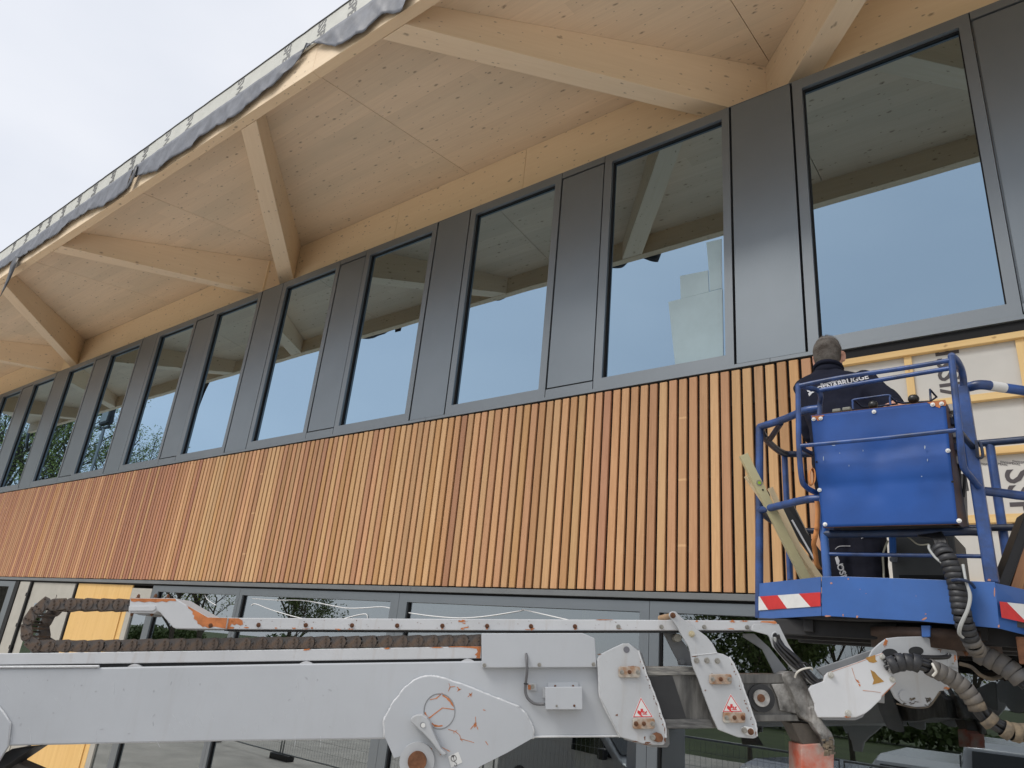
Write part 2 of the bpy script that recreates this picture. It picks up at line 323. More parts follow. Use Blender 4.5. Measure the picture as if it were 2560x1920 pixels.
# --- metal band: windows, wide panels, framed panels
wins = [(.46, .69), (.098, .325), (-.263, -.035), (-.629, -.403), (-.987, -.766), (-1.347, -1.124), (-1.708, -1.484), (-2.075, -1.849), (-2.444, -2.216), (-2.821, -2.587), (-3.199, -2.966), (-3.57, -3.345), (-3.95, -3.72), (-4.33, -4.10)]
wide = [(-.387, -.281), (-1.107, -1.005), (-1.832, -1.728), (-2.576, -2.466), (-3.335, -3.217), (-4.08, -3.965), (.341, .445)]
framed = [(-.019, .083), (-.749, -.647), (-1.468, -1.365), (-2.2, -2.099), (-2.953, -2.844), (-3.705, -3.585)]
G = .0026
zt0, zt1 = .9375, .9567; zs0, zs1 = .449, .4735; zpb = .4555
edges = {}
for (a, bb) in wins:
    # neighbours: find stile widths
    l = a - .0155; r_ = bb + .0155
    for (p, q) in wide:
        if abs(p - bb) < .03: r_ = p - G
        if abs(q - a) < .03: l = q + G
    for (p, q) in framed:
        if abs(p - bb) < .03: r_ = p - .0015
        if abs(q - a) < .03: l = q + .0015
    m = MB(); dd = .085
    m.box((FX(l), Y0, FZ(zpb)), (FX(a), Y0 + dd, FZ(zt1))); m.box((FX(bb), Y0, FZ(zpb)), (FX(r_), Y0 + dd, FZ(zt1)))
    m.box((FX(a), Y0, FZ(zt0)), (FX(bb), Y0 + dd, FZ(zt1))); m.box((FX(a), Y0, FZ(zpb)), (FX(bb), Y0 + dd, FZ(zs1)))
    w = BP(m.build('window_frame', M_ANTH2))
    g = MB(); g.box((FX(a), Y0 + .052, FZ(zs1)), (FX(bb), Y0 + .058, FZ(zt0))); p = g.build('pane', M_GLASS, w)
    g = MB()
    e = .012
    for (x0, z0, x1, z1) in ((FX(a), FZ(zs1), FX(a) + e, FZ(zt0)), (FX(bb) - e, FZ(zs1), FX(bb), FZ(zt0)), (FX(a) + e, FZ(zt0) - e, FX(bb) - e, FZ(zt0))):
        g.box((x0, Y0 + .035, z0), (x1, Y0 + .051, z1))
    g.build('gasket', M_DARK, w)
for (p, q) in wide:
    m = MB(); m.box((FX(p) + .007, Y0 + .003, FZ(zpb) + .002), (FX(q) - .007, Y0 + .035, FZ(zt1) + .0)); o = BP(m.build('metal_panel', M_ANTH, bevel=.002))
    m = MB(); m.box((FX(p) - .012, Y0 + .04, FZ(zpb)), (FX(q) + .012, Y0 + .08, FZ(zt1))); BP(m.build('cavity_lining', M_DARK))
for (p, q) in framed:
    m = MB(); m.box((FX(p) + .009, Y0 + .006, FZ(.473)), (FX(q) - .009, Y0 + .035, FZ(.940))); BP(m.build('framed_panel', M_ANTH, bevel=.002))
    m = MB(); dd = .03
    m.box((FX(p), Y0 + .0, FZ(.4735 + .4695) - FZ(0) + CAMZ if False else FZ(.943)), (FX(q), Y0 + dd, FZ(zt1))); m.box((FX(p), Y0, FZ(zpb)), (FX(q), Y0 + dd, FZ(.470)))
    m.box((FX(p) - .004, Y0 + .04, FZ(.463)), (FX(q) + .004, Y0 + .06, FZ(.95))); BP(m.build('panel_surround', M_ANTH2))
joints = [XL] + sorted([(p + q) / 2 for p, q in wide]) + [XR]
for i in range(len(joints) - 1):
    m = MB(); m.box((FX(joints[i]) + .001, Y0 - .004, FZ(zs0)), (FX(joints[i + 1]) - .001, Y0 + .085, FZ(zpb) - .001)); 
    BP(m.build('sill_rail', M_ANTH2, bevel=.002))
m = MB(); m.box((FX(XL), Y0 + .0, FZ(zt1)), (FX(XR), Y0 * 1.0585 + .1, FZ(zt1) + .006)); BP(m.build('head_flashing', M_ANTH))
m = MB(); m.box((FX(XL), Y0 + .065, FZ(.447)), (FX(XR), Y0 + .10, FZ(.4555))); BP(m.build('shadow_gap', M_BLACK))
KR = 1.0585; DR = D * KR      # the roof stands a little behind and above the window band
def RX(x): return x * DR
def RZ(z): return CAMZ + z * DR
# --- frieze boards between the beam pairs
def ztop(Y): return 1.013 + (Y / DR - .58) * .13
YF = Y0 * KR + .015
fseams = [-4.6, -4.05, -3.43]
def frieze(x0, x1):
    m = MB(); zt_ = RZ(ztop(YF)) + .0
    m.box((x0 + .003, YF, FZ(zt1) - .04), (x1 - .003, YF + .1, zt_ - .004)); o = m.build('frieze_board', M_FRZ); o2 = BP(o)
S = [onY(984.5, 603.4, YF).x, onY(1306, 476.7, YF).x, onY(455.7, 806, YF).x, onY(311, 861, YF).x]
for a, bb in ((RX(-4.6), RX(-4.2)), (RX(-4.2), RX(-3.75)), (RX(-3.75), RX(-3.33)), (RX(-3.33) + .0, RX(-3.13) ), (RX(-3.13), S[3]), (S[3], S[2]), (S[2], RX(-1.84)), (RX(-1.70), S[0]), (S[0], S[1]), (S[1], RX(-.40)), (RX(-.245), RX(.25)), (RX(.25), RX(.75))):
    frieze(a, bb)
m = MB(); m.box((RX(XL), YF + .40, FZ(zt1) - .04), (RX(XR), YF + .42, RZ(1.12))); BP(m.build('frieze_backing', M_DARK))
# --- soffit panels (cross laminated timber), split at their joints
def soff(x0, x1):
    m = MB(); ya, yb = .545 * DR, YF + .45
    za, zb_ = RZ(ztop(ya)), RZ(ztop(yb)); g = .004
    m.prism([(x0 + g, ya, za), (x0 + g, yb, zb_), (x0 + g, yb, zb_ + .12), (x0 + g, ya, za + .12)], (x1 - x0 - 2 * g, 0, 0)); BP(m.build('soffit_panel', M_SOFF))
sj = [-4.7, -4.02, -3.28, -2.44, -1.75, -1.03, -.33, .38, 1.1]
for i in range(len(sj) - 1): soff(RX(sj[i]), RX(sj[i + 1]))
m = MB(); ya, yb = .545 * DR, YF + .45
m.prism([(RX(-4.7), ya, RZ(ztop(ya)) + .121), (RX(-4.7), yb, RZ(ztop(yb)) + .121), (RX(-4.7), yb, RZ(ztop(yb)) + .2), (RX(-4.7), ya, RZ(ztop(ya)) + .2)], (RX(5.8), 0, 0)); BP(m.build('roof_deck', M_DARK))
# --- raking beams under the soffit
def beam(L0, L1, R0, R1):
    """left/right edges of the underside, each given by two plan points; run on to Y=1.09"""
    def ext(P, Q, Y):
        t = (Y - P[1]) / (Q[1] - P[1]); return P[0] + (Q[0] - P[0]) * t
    y0, y1 = .5465, 1.088
    pts = [(ext(L0, L1, y0), y0), (ext(R0, R1, y0), y0), (ext(R0, R1, y1), y1), (ext(L0, L1, y1), y1)]
    # local frame: x along the beam
    m = MB(); zb0 = RZ(.957) + .001
    ax = Vector((pts[2][0] - pts[1][0], pts[2][1] - pts[1][1], 0)).normalized(); ay = Vector((-ax.y, ax.x, 0)); o0 = Vector((RX(pts[0][0]), pts[0][1] * DR, zb0))
    loc = []
    for zz in (0, 1):
        for p in pts:
            v = Vector((RX(p[0]), p[1] * DR, (zb0 if zz == 0 else RZ(ztop(p[1] * DR)) + .0))) - o0
            loc.append((v.dot(ax), v.dot(ay), v.z))
    m.add(loc, [(0, 1, 2, 3), (7, 6, 5, 4), (0, 4, 5, 1), (1, 5, 6, 2), (2, 6, 7, 3), (3, 7, 4, 0)])
    o = m.build('raking_beam', M_BEAM, bevel=.006, seg=2)
    bm = bmesh.new(); bm.from_mesh(o.data); bmesh.ops.recalc_face_normals(bm, faces=bm.faces); bm.to_mesh(o.data); bm.free()
    o.matrix_world = Matrix.Translation(o0) @ Matrix(((ax.x, ay.x, 0, 0), (ax.y, ay.y, 0, 0), (0, 0, 1, 0), (0, 0, 0, 1)))
    mw = o.matrix_world.copy(); o.parent = bld; o.matrix_parent_inverse = Matrix.Translation(-BO); o.matrix_world = mw
b1 = ((-.813, .546), (-.439, .997), (-.756, .547), (-.387, 1.002)); b0 = ((.131, .547), (-.282, .996), (.178, .547), (-.226, .998))
b2 = ((-1.238, .547), (-1.747, 1.0), (-1.184, .547), (-1.685, 1.005)); b3 = ((-2.193, .54), (-1.882, .997), (-2.131, .542), (-1.843, 1.005))
b4 = ((-2.622, .54), (-3.188, .99), (-2.561, .54), (-3.126, .99)); b5 = ((-3.656, .54), (-3.345, .997), (-3.594, .542), (-3.306, 1.005))
for q in (b1, b0, b2, b3, b4, b5): beam(*q)
def sh(q, d): return tuple((a + d, b_) for a, b_ in q)
beam(*sh(b1, 1.38)); beam(*sh(b4, -1.46))
# --- fascia boards, roof edge band, loose membrane
yo, yi = .526 * DR, .5455 * DR; zf = RZ(.957)
fj = [-4.7, -3.6, -2.3, -.977, .4, 1.1]
for i in range(len(fj) - 1):
    m = MB(); m.box((RX(fj[i]) + .001, yo, zf), (RX(fj[i + 1]) - .001, yi, zf + .40)); BP(m.build('fascia_board', M_FASC, bevel=.004))
m = MB(); m.box((RX(-4.7), yo + .01, zf + .401), (RX(1.1), yi + .1, zf + .63)); BP(m.build('roof_edge_upstand', M_DARK))
M_BAND = pmat('edge_board', (.60, .60, .55), rough=.6, var=.12, vscale=5, streak=.25, streakcol=(.35, .34, .30), fine=.3)
yb_ = .520 * DR; zb0, zb1 = CAMZ + 1.966 * yb_, CAMZ + 2.062 * yb_
bj = [-4.7, -4.0, -3.35, -2.72, -2.14, -1.6, -1.06, -.5, .06, 1.1]
for i in range(len(bj) - 1):
    m = MB(); m.box((RX(bj[i]) + .001, yb_ + rs.uniform(-.003, .003), zb0), (RX(bj[i + 1]) - .001, yb_ + .02, zb1 + rs.uniform(-.008, .008))); BP(m.build('edge_board', M_BAND))
m = MB()
x = RX(-4.7); P = []
while x < RX(1.1): P.append((x, zb1 - .004 + rs.uniform(0, .008))); x += .12
for a, c2 in zip(P[:-1], P[1:]):
    m.add([(a[0], yb_ - .012, a[1] - .012), (c2[0], yb_ - .012, c2[1] - .012), (c2[0], yb_ + .06, c2[1] + .002), (a[0], yb_ + .06, a[1] + .002),
           (a[0], yb_ - .012, a[1] - .0), (c2[0], yb_ - .012, c2[1] - .0), (c2[0], yb_ + .06, c2[1] + .012), (a[0], yb_ + .06, a[1] + .012)], [(0, 1, 5, 4), (4, 5, 6, 7), (3, 2, 1, 0)])
M_MEMB = pmat('epdm_membrane', (.17, .18, .21), rough=.5, var=.35, vscale=7, bump=.35, bscale=9, spec=.5, streak=.3, streakcol=(.25, .26, .29))
BP(m.build('roof_edge_seal', pmat('edge_seal', (.05, .05, .052), rough=.7)))
TXT_CACHE = {}
def textmesh(s, size, name, m, parent=None, ext=.0008, spacing=1.0, shear=0.0, bold=0.0):
    cu = bpy.data.curves.new('t', 'FONT'); cu.body = s; cu.size = size; cu.extrude = ext; cu.align_x = 'LEFT'; cu.space_character = spacing; cu.shear = shear; cu.offset = bold
    cu.resolution_u = 3
    to = bpy.data.objects.new('t', cu); COL.objects.link(to)
    dg = bpy.context.evaluated_depsgraph_get(); me = bpy.data.meshes.new_from_object(to.evaluated_get(dg))
    bpy.data.objects.remove(to); me.materials.clear(); me.name = name
    return link(name, me, m, parent)
def place(o, origin, xax, yax):
    xa = Vector(xax).normalized(); ya = Vector(yax); ya = (ya - xa * ya.dot(xa)).normalized(); za = xa.cross(ya)
    o.matrix_world = Matrix(((xa.x, ya.x, za.x, origin[0]), (xa.y, ya.y, za.y, origin[1]), (xa.z, ya.z, za.z, origin[2]), (0, 0, 0, 1)))
    return o
M_PRINT = pmat('dark_print', (.20, .20, .20), rough=.7)
def bandtext(s, px, py):
    P = onY(px, py, yb_ - .001)
    o = textmesh(s, .185, 'board_lettering', M_PRINT, bold=.003)
    BP(o); bpy.context.view_layer.update()
    place(o, (P.x - .02, yb_ - .0045, zb1 - .01), (0.12, 0, -1), (1, 0, .12))
for s, px, py in (('SPE', 871, 30), ('SSP', 793, 90), ('SPE', 706, 155), ('SWI', 590, 235), ('SWI', 465, 320), ('SWI', 410, 360), ('SWI', 355, 397), ('SPE', 325, 415), ('SPE', 277, 448), ('SPE', 230, 485), ('SPE', 190, 515), ('SPE', 150, 545), ('SPE', 116, 568), ('SWI', 92, 585), ('SWI', 60, 605), ('SWI', 28, 628)):
    bandtext(s, px, py)
# small manufacturer line printed along the lower edge
# flap: lower edge profile read along the eaves
prof = [(-60, 1330, 0), (0, 1292, 0), (90, 1225, 0), (160, 1192, 0), (270, 1130, 0), (380, 1052, 0), (470, 1000, 0), (590, 893, 0), (680, 835, 0), (760, 790, 0), (830, 760, 0), (900, 742, 0), (960, 700, 0), (1020, 656, 0), (1095, 592, 0)]
prof2 = [(1150, 505, 0), (1200, 480, 0), (1350, 442, 0), (1430, 372, 0), (1530, 300, 0), (1640, 241, 0), (1730, 152, 0), (1850, 62, 0)]
prof3 = [(0, 1060), (90, 1010), (180, 925), (270, 850), (330, 803), (420, 745), (500, 655), (600, 560), (690, 452), (722, 365), (790, 372), (860, 392), (970, 402), (1010, 378), (1100, 330), (1200, 290), (1250, 220), (1300, 170), (1370, 122), (1420, 105), (1490, 108), (1550, 100), (1600, 70), (1640, 32), (1670, 0), (1760, -60), (1900, -150)]
PA = [(x / 3.45625, 300 + y / 3.45625) for x, y, _ in prof]; PBb = [(x / 3.45625, 300 + y / 3.45625) for x, y, _ in prof2] + [(560 + x / 3.45625, y / 3.45625) for x, y in prof3]
def flap(P, seed, name='loose_membrane', xl=None, xr=None):
    rr = random.Random(seed); yf = yb_ - .012
    pts = [onY(x, y, yf) for x, y in P]; pts.sort(key=lambda p: p.x)
    pts = [(p.x, p.z) for p in pts]; pts = [(x_, z_ if x_ < RX(-.72) else max(z_, RZ(.985))) for x_, z_ in pts]
    if xl is not None: pts = [(xl, pts[0][1])] + pts
    if xr is not None: pts = pts + [(xr, pts[-1][1])]
    def zat(x):
        for (a, za), (b_, zb2) in zip(pts[:-1], pts[1:]):
            if x <= b_: t = (x - a) / max(b_ - a, 1e-6); t = max(0, min(1, t)); return za + (zb2 - za) * t
        return pts[-1][1]
    n = int((pts[-1][0] - pts[0][0]) / .035) + 1; K = 9; vs = []; fs = []
    ph = [rr.uniform(0, 6) for _ in range(6)]
    for i in range(n + 1):
        x = pts[0][0] + (pts[-1][0] - pts[0][0]) * i / n; zl = zat(x); zu = zb0 + .004
        for k in range(K):
            t = k / (K - 1); z = zu + (zl - zu) * t
            fo = lambda q_: (1 - abs(math.sin(q_))) ** 2
            w = .016 * fo(x * 4.3 + ph[0] + t * 1.4) + .011 * fo(x * 9.7 + ph[1] - t * 2.0) + .006 * fo(x * 21 + ph[2] + t * 2.5)
            y = yf - .004 - w * (.25 + 1.0 * t) + .012 * t
            vs.append((x + .02 * t * math.sin(x * 9 + ph[3]), y, z))
    for i in range(n):
        for k in range(K - 1): fs.append((i * K + k, (i + 1) * K + k, (i + 1) * K + k + 1, i * K + k + 1))
    m = MB(); m.add(vs, fs, True); o = m.build(name, M_MEMB); md = o.modifiers.new('t', 'SOLIDIFY'); md.thickness = .003; BP(o); return o
flap(PA, 3, xl=RX(-4.7)); flap(PBb, 5, xr=RX(1.1))
# strips torn off and hanging down
def strip(pts, wd, name='hanging_strip', m_=None):
    m = MB(); vs = []; fs = []
    for i, (p, w_) in enumerate(zip(pts, wd)):
        p = Vector(p); vs += [p + Vector((-w_ / 2, .004 * math.sin(i), 0)), p + Vector((w_ / 2, -.01, 0))]
    for i in range(len(pts) - 1): fs.append((2 * i, 2 * i + 1, 2 * i + 3, 2 * i + 2))
    m.add(vs, fs, True); o = m.build(name, m_ or pmat('black_foil', (.012, .012, .016), rough=.45)); md = o.modifiers.new('t', 'SOLIDIFY'); md.thickness = .004; BP(o); return o
yh = yb_ - .03
strip([onY(x, y, yh) for x, y in ((39, 643), (37, 655), (33, 668), (29, 681), (22, 700), (12, 722), (2, 742))], [.10, .42, .36, .30, .24, .16, .05])
strip([onY(x, y, yh) for x, y in ((341, 414), (337, 430), (331, 445), (326, 458), (322, 470))], [.10, .14, .16, .16, .14])
def vis(px, py, dy=yh):      # a point that the window mirrors at this pixel, on the eaves line
    P = onY(px, py, 2 * (Y0 + .055) - dy); return Vector((P.x, dy, P.z))
strip([vis(515, 955), vis(503, 985), vis(495, 1010), vis(487, 1037)], [.35, .3, .2, .12])
strip([vis(240, 1024), vis(233, 1055), vis(225, 1085), vis(212, 1112)], [.35, .32, .26, .12])
strip([vis(75, 1070), vis(70, 1090), vis(66, 1122)], [.3, .28, .25])
# --- interior shell seen through the glass
M_INT = pmat('interior_dark', (.09, .085, .08), rough=.9, var=.3, vscale=.8)
m = MB(); m.box((FX(-5.2), Y0 + 6.9, .02), (FX(1.4), Y0 + 7, RZ(1.15))); m.box((FX(-5.2), Y0 + .2, FZ(.20)), (FX(1.4), Y0 + 6.9, FZ(.26)))
BP(m.build('interior_wall', M_INT))
m = MB(); m.box((FX(-5.2), YF + .45, RZ(1.10)), (FX(1.4), Y0 + 6.9, RZ(1.12))); BP(m.build('interior_ceiling', M_SOFF))
for k in range(7):
    m = MB(); x = FX(-4.4 + k * .9); m.box((x, YF + .5, RZ(1.0)), (x + .2, Y0 + 6.8, RZ(1.099))); BP(m.build('ceiling_beam', M_BEAM))
for k in range(6):
    m = MB(); x = FX(-3.9 + k * .9); m.box((x, Y0 + 3.4, FZ(.262)), (x + .22, Y0 + 3.62, RZ(1.099))); BP(m.build('interior_column', M_BEAM))
m = MB(); m.box((FX(-5.2), Y0 + .1, -.0), (FX(-5.18), Y0 + 6.9, RZ(1.1))); m.box((FX(1.38), Y0 + .1, -.0), (FX(1.4), Y0 + 6.9, RZ(1.1))); BP(m.build('end_wall', M_INT))
# sheets standing behind one upper window
M_SHEET = pmat('protective_film', (.40, .52, .56), rough=.25, var=.1, vscale=4)
for k_, q in enumerate((((1671, 755), (1806, 721), (1808, 889), (1688, 912)), ((1700, 690), (1770, 676), (1772, 729), (1702, 747)), ((1766, 606), (1804, 597), (1805, 720), (1774, 728), (1772, 676)))):
    m = MB(); m.prism([onY(x, y, Y0 + .047 + .0012 * k_) for x, y in q], (0, .001, 0)); BP(m.build('protective_film', M_SHEET))
# --- trim below the slats
for x0, x1 in ((-4.6, -2.12), (-2.12, -1.03), (-1.03, .1), (.1, .75)):
    m = MB(); m.box((FX(x0) + .001, Y0 - .015, FZ(.1025)), (FX(x1) - .001, Y0 + .06, FZ(.1112))); BP(m.build('drip_trim', M_TRIM, bevel=.0015))
m = MB(); m.box((FX(XL), Y0 + .03, FZ(.098)), (FX(XR), Y0 + .05, FZ(.1023))); m.box((FX(XL), Y0 + .035, FZ(.1113)), (SLX0 + .05, Y0 + .039, FZ(.1137))); BP(m.build('shadow_gap', M_DARK))
# --- ground floor glazing
gl = [(-2.035, -1.63), (-1.59, -1.087), (-1.038, -.527 - .018), (-.510 + .008, .02), (.05, .5)]
zg0, zg1 = .083, -.52
gx = [(-2.002, -1.622), (-1.597, -1.085), (-1.040, -.543), (-.511, .0), (.03, .6)]
fr = [-2.035, -1.6095, -1.0625, -.527, .015, .63]
for i, (a, bb) in enumerate(gx):
    m = MB(); l, r_ = fr[i], fr[i + 1]
    m.box((FX(l) + .002, Y0 + .012, FZ(zg1)), (FX(a), Y0 + .08, FZ(.0985))); m.box((FX(bb), Y0 + .012, FZ(zg1)), (FX(r_) - .002, Y0 + .08, FZ(.0985)))
    m.box((FX(a), Y0 + .012, FZ(zg0)), (FX(bb), Y0 + .08, FZ(.0985)))
    w = BP(m.build('window_frame', M_ANTH2))
    g = MB(); g.box((FX(a), Y0 + .052, FZ(zg1)), (FX(bb), Y0 + .058, FZ(zg0))); g.build('pane', M_GLASSG, w)
    for x0_ in (FX(a), FX(bb) - .012): g = MB(); g.box((x0_, Y0 + .035, FZ(zg1)), (x0_ + .012, Y0 + .051, FZ(zg0))); g.build('gasket', M_DARK, w)
M_CREAM = pmat('pale_door_frame', (.44, .42, .37), rough=.6, var=.1, vscale=4)
M_GREEN = woodmat('treated_timber', ((.40, .46, .17), (.34, .39, .14)), lam=0, axis=2, knots=.3, streakc=(.38, .42, .18))
# narrow side light left of the first big window
m = MB(); m.box((FX(-2.155), Y0 + .02, FZ(zg1)), (FX(-2.128), Y0 + .07, FZ(.09))); m.box((FX(-2.128), Y0 + .02, FZ(.058)), (FX(-2.04), Y0 + .07, FZ(.09))); sl = BP(m.build('side_light_frame', M_CREAM))
m = MB(); m.box((FX(-2.128), Y0 + .045, FZ(zg1)), (FX(-2.04), Y0 + .05, FZ(.058))); m.build('pane', M_GLASSG, sl)
# boarded opening
m = MB(); m.box((FX(-2.52), Y0 + .03, FZ(-.6)), (FX(-2.160), Y0 + .05, FZ(.098))); BP(m.build('plywood_hoarding', M_PLY))
m = MB(); m.box((FX(-2.41), Y0 + .012, FZ(-.6)), (FX(-2.185), Y0 + .029, FZ(.058))); BP(m.build('plywood_sheet', M_PLY, bevel=.003))
# door with dark glass, black jamb profiles
m = MB(); m.box((FX(-2.88), Y0 + .03, FZ(-.6)), (FX(-2.545), Y0 + .07, FZ(.097))); dr = BP(m.build('door', M_CREAM))
m = MB(); m.box((FX(-2.84), Y0 + .016, FZ(-.6)), (FX(-2.66), Y0 + .029, FZ(.06))); m.build('door_leaf', M_CREAM, dr)
m = MB(); m.box((FX(-2.81), Y0 + .008, FZ(-.5)), (FX(-2.70), Y0 + .0155, FZ(.03))); m.build('pane', M_GLASSG, dr)
for x0, x1, y_ in ((-2.53, -2.523, .01), (-2.895, -2.882, -.01), (-3.03, -2.995, -.01)):
    m = MB(); m.box((FX(x0), Y0 + y_, FZ(-.6)), (FX(x1), Y0 + .05, FZ(.098))); BP(m.build('door_jamb', M_DARK))
for zz in (.05, -.05, -.12):
    m = MB(); m.box((FX(-2.898), Y0 - .02, FZ(zz)), (FX(-2.879), Y0 - .0, FZ(zz) + .06)); BP(m.build('door_hinge', M_DARK))
m = MB(); m.box((FX(-2.994), Y0 + .01, FZ(-.6)), (FX(-2.896), Y0 + .06, FZ(.098))); BP(m.build('wall_panel', M_CREAM))
m = MB(); m.box((FX(-3.09), Y0 + .01, FZ(-.6)), (FX(-3.031), Y0 + .07, FZ(.098))); m.box((FX(-3.7), Y0 + .01, FZ(.08)), (FX(-3.09), Y0 + .07, FZ(.098))); m.box((FX(-3.72), Y0 + .01, FZ(-.6)), (FX(-3.70), Y0 + .07, FZ(.098)))
fl = BP(m.build('window_frame', M_ANTH2)); m = MB(); m.box((FX(-3.7), Y0 + .05, FZ(-.6)), (FX(-3.09), Y0 + .055, FZ(.08))); m.build('pane', M_GLASSG, fl)
m = MB(); m.box((FX(-4.7), Y0 + .02, -.0), (FX(-3.725), Y0 + .07, FZ(.098))); BP(m.build('wall_panel', M_CREAM))
m = MB(); m.box((FX(-3.72), Y0 + .02, 0), (FX(.75), Y0 + .09, FZ(-.53))); BP(m.build('plinth', pmat('plinth', (.2, .2, .2), rough=.9)))
# treated posts behind the ground floor glass
for px in (505, 1462, 1998):
    P = onY(px, 1885, Y0 + .45); m = MB(); m.box((-.10, 0, 0), (.10, .12, FZ(.1) - .05)); o = m.build('treated_post', M_GREEN); o.location = (P.x, P.y, .03); BP(o)
M_REFL = pmat('painted_reflection', (.85, .85, .85), rough=.5)  # white tubes just ahead of the pane stand in for wavy reflections
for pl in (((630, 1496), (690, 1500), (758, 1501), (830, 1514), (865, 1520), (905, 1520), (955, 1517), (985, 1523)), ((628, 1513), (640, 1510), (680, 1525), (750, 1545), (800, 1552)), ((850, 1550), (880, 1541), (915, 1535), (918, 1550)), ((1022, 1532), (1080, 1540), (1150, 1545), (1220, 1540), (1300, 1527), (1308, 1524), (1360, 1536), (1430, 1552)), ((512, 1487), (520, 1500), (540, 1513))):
    m = MB(); m.tube(spl([onY(x, y, Y0 + .046) for x, y in pl], 4), .005, 5); BP(m.build('painted_reflection', M_REFL))
# --- open wall area with battens and printed boards (right)
YB_ = Y0 + .062
M_WB = pmat('windproof_board', (.62, .60, .56), rough=.8, var=.06, vscale=4, fine=.08, streakcol=(.4, .4, .4))
xs0 = SLX0 + .06
for x0, x1, z0, z1 in ((xs0, .62 * 0 - .16, FZ(.29), FZ(.445)), (-.157, 3.9, FZ(.29), FZ(.445)), (xs0, -.5, FZ(.10), FZ(.289)), (-.497, 3.9, FZ(.10), FZ(.289))):
    m = MB(); m.box((x0, YB_, z0), (x1, YB_ + .02, z1)); BP(m.build('windproof_board', M_WB))
def batt(pts, name='batten'):
    m = MB(); xs = [p[0] for p in pts]
    a, b_ = pts
    L_ = (Vector(b_) - Vector(a)); hor = abs(L_.x) > abs(L_.z)
    if hor:
        m.box((0, 0, 0), (L_.x, .045, L_.z)); o = m.build(name, M_PINE, bevel=.002); o.location = (a[0], YB_ - .0465, a[1 + 1])
    else:
        m.box((0, 0, 0), (L_.z, L_.x, .0205)); o = m.build(name, M_PINE, bevel=.002); o.rotation_euler = (PI / 2, -PI / 2, 0); o.location = (a[0] + L_.x, YB_ - .0005, a[2])
        # x along z
        o.matrix_world = Matrix(((0, -1, 0, b_[0]), (0, 0, -1, YB_ - .001), (1, 0, 0, a[2]), (0, 0, 0, 1)))
    BP(o)
for z0, z1, xl in ((5.306, 5.352, xs0), (4.897, 4.944, xs0), (4.522, 4.568, xs0), (4.077, 4.13, xs0), (3.66, 3.71, xs0)):
    batt(((xl, 0, z0), (3.9, 0, z1)))
for x in (-.853, -.18, .5, 1.2): batt(((x, 0, 3.60), (x + .05, 0, 5.35)))
m = MB(); m.box((xs0, Y0 + .02, 5.352), (3.9, Y0 + .06, 5.44)); BP(m.build('head_membrane', M_BLACK))
m = MB(); m.box((FX(SLX0 / D) + .05, Y0 + .005, FZ(.0985)), (3.9, Y0 + .03, FZ(.1024))); BP(m.build('shadow_gap', M_DARK))
M_LET = pmat('board_print', (.085, .075, .08), rough=.8)
def walltext(s, origin, size, up):
    o = textmesh(s, size, 'board_lettering', M_LET, bold=size * .012); BP(o); bpy.context.view_layer.update()
    if up: place(o, origin, (0.0, 0, 1), (-1, 0, 0))
    else: place(o, origin, (0, 0, -1), (1, 0, 0))
A1 = onY(2424, 1072, YB_ - .002)
walltext('SWISSPEARL', (A1.x, YB_ - .0015, A1.z), .205, True)
B1 = onY(2512, 1176, YB_ - .002); walltext('SSPEARL', (B1.x, YB_ - .0015, B1.z + .01), .225, False)
for k in range(5):
    p = onY(2440 + k * 30, 1160 - k * 1.5, YB_ - .002); o = textmesh('SWISSPEARL', .02, 'board_lettering', M_LET); BP(o); bpy.context.view_layer.update(); place(o, (p.x, YB_ - .0015, p.z), (1, 0, -.25), (.25, 0, 1))
# ================================================================ BOOM LIFT
lift = empty('boom_lift', (-1.9, 2.5, 0), label='articulated boom lift with worn grey telescopic boom and dented blue work cage', cat='boom lift')
LO = lift.location.copy()
def LP(o, par=None):
    if par is None: o.parent = lift; o.matrix_parent_inverse = Matrix.Translation(-LO)
    else:
        o.parent = par
        if par.parent is lift: o.matrix_parent_inverse = Matrix.Identity(4)
    return o
M_BOOM = pmat('boom_paint', (.475, .495, .52), rough=.42, var=.10, vscale=1.6, streak=.16, streakcol=(.30, .27, .24), bump=.06, bscale=5, coat=.15, fine=.10)
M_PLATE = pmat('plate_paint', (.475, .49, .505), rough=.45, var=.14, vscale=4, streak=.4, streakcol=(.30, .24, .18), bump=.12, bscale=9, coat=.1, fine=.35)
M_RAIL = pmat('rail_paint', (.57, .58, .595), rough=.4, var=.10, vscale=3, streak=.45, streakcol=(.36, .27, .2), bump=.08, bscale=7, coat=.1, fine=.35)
M_SHADE = pmat('shaded_plate_paint', (.30, .31, .32), rough=.55, var=.25, vscale=5, streak=.4)  # plate paint darkened for far and recessed faces lying in shade
M_PRIMER = pmat('orange_primer', (.60, .20, .06), rough=.6, var=.35, vscale=30)
M_RUST = pmat('rust', (.20, .085, .04), rough=.85, var=.5, vscale=25, bump=.4, bscale=60)
M_CHAIN = pmat('chain_steel', (.070, .072, .076), rough=.5, col2=(.13, .085, .055), vscale=26, bump=.25, bscale=50, streak=.3, streakcol=(.20, .10, .055), fine=.3)
M_BOLT = pmat('zinc_bolt', (.42, .40, .36), rough=.4, metal=.6, var=.4, vscale=60)
M_WBOLT = pmat('white_bolt_cap', (.82, .82, .80), rough=.5)
M_GREASE = pmat('greasy_steel', (.055, .054, .052), rough=.36, metal=.2, col2=(.17, .165, .155), vscale=6, stretch=(3, 3, .6), bump=.3, bscale=15, streak=.8, streakcol=(.02, .02, .02))
M_DGREY = pmat('wear_pad_black', (.02, .021, .023), rough=.5, var=.3, vscale=20)
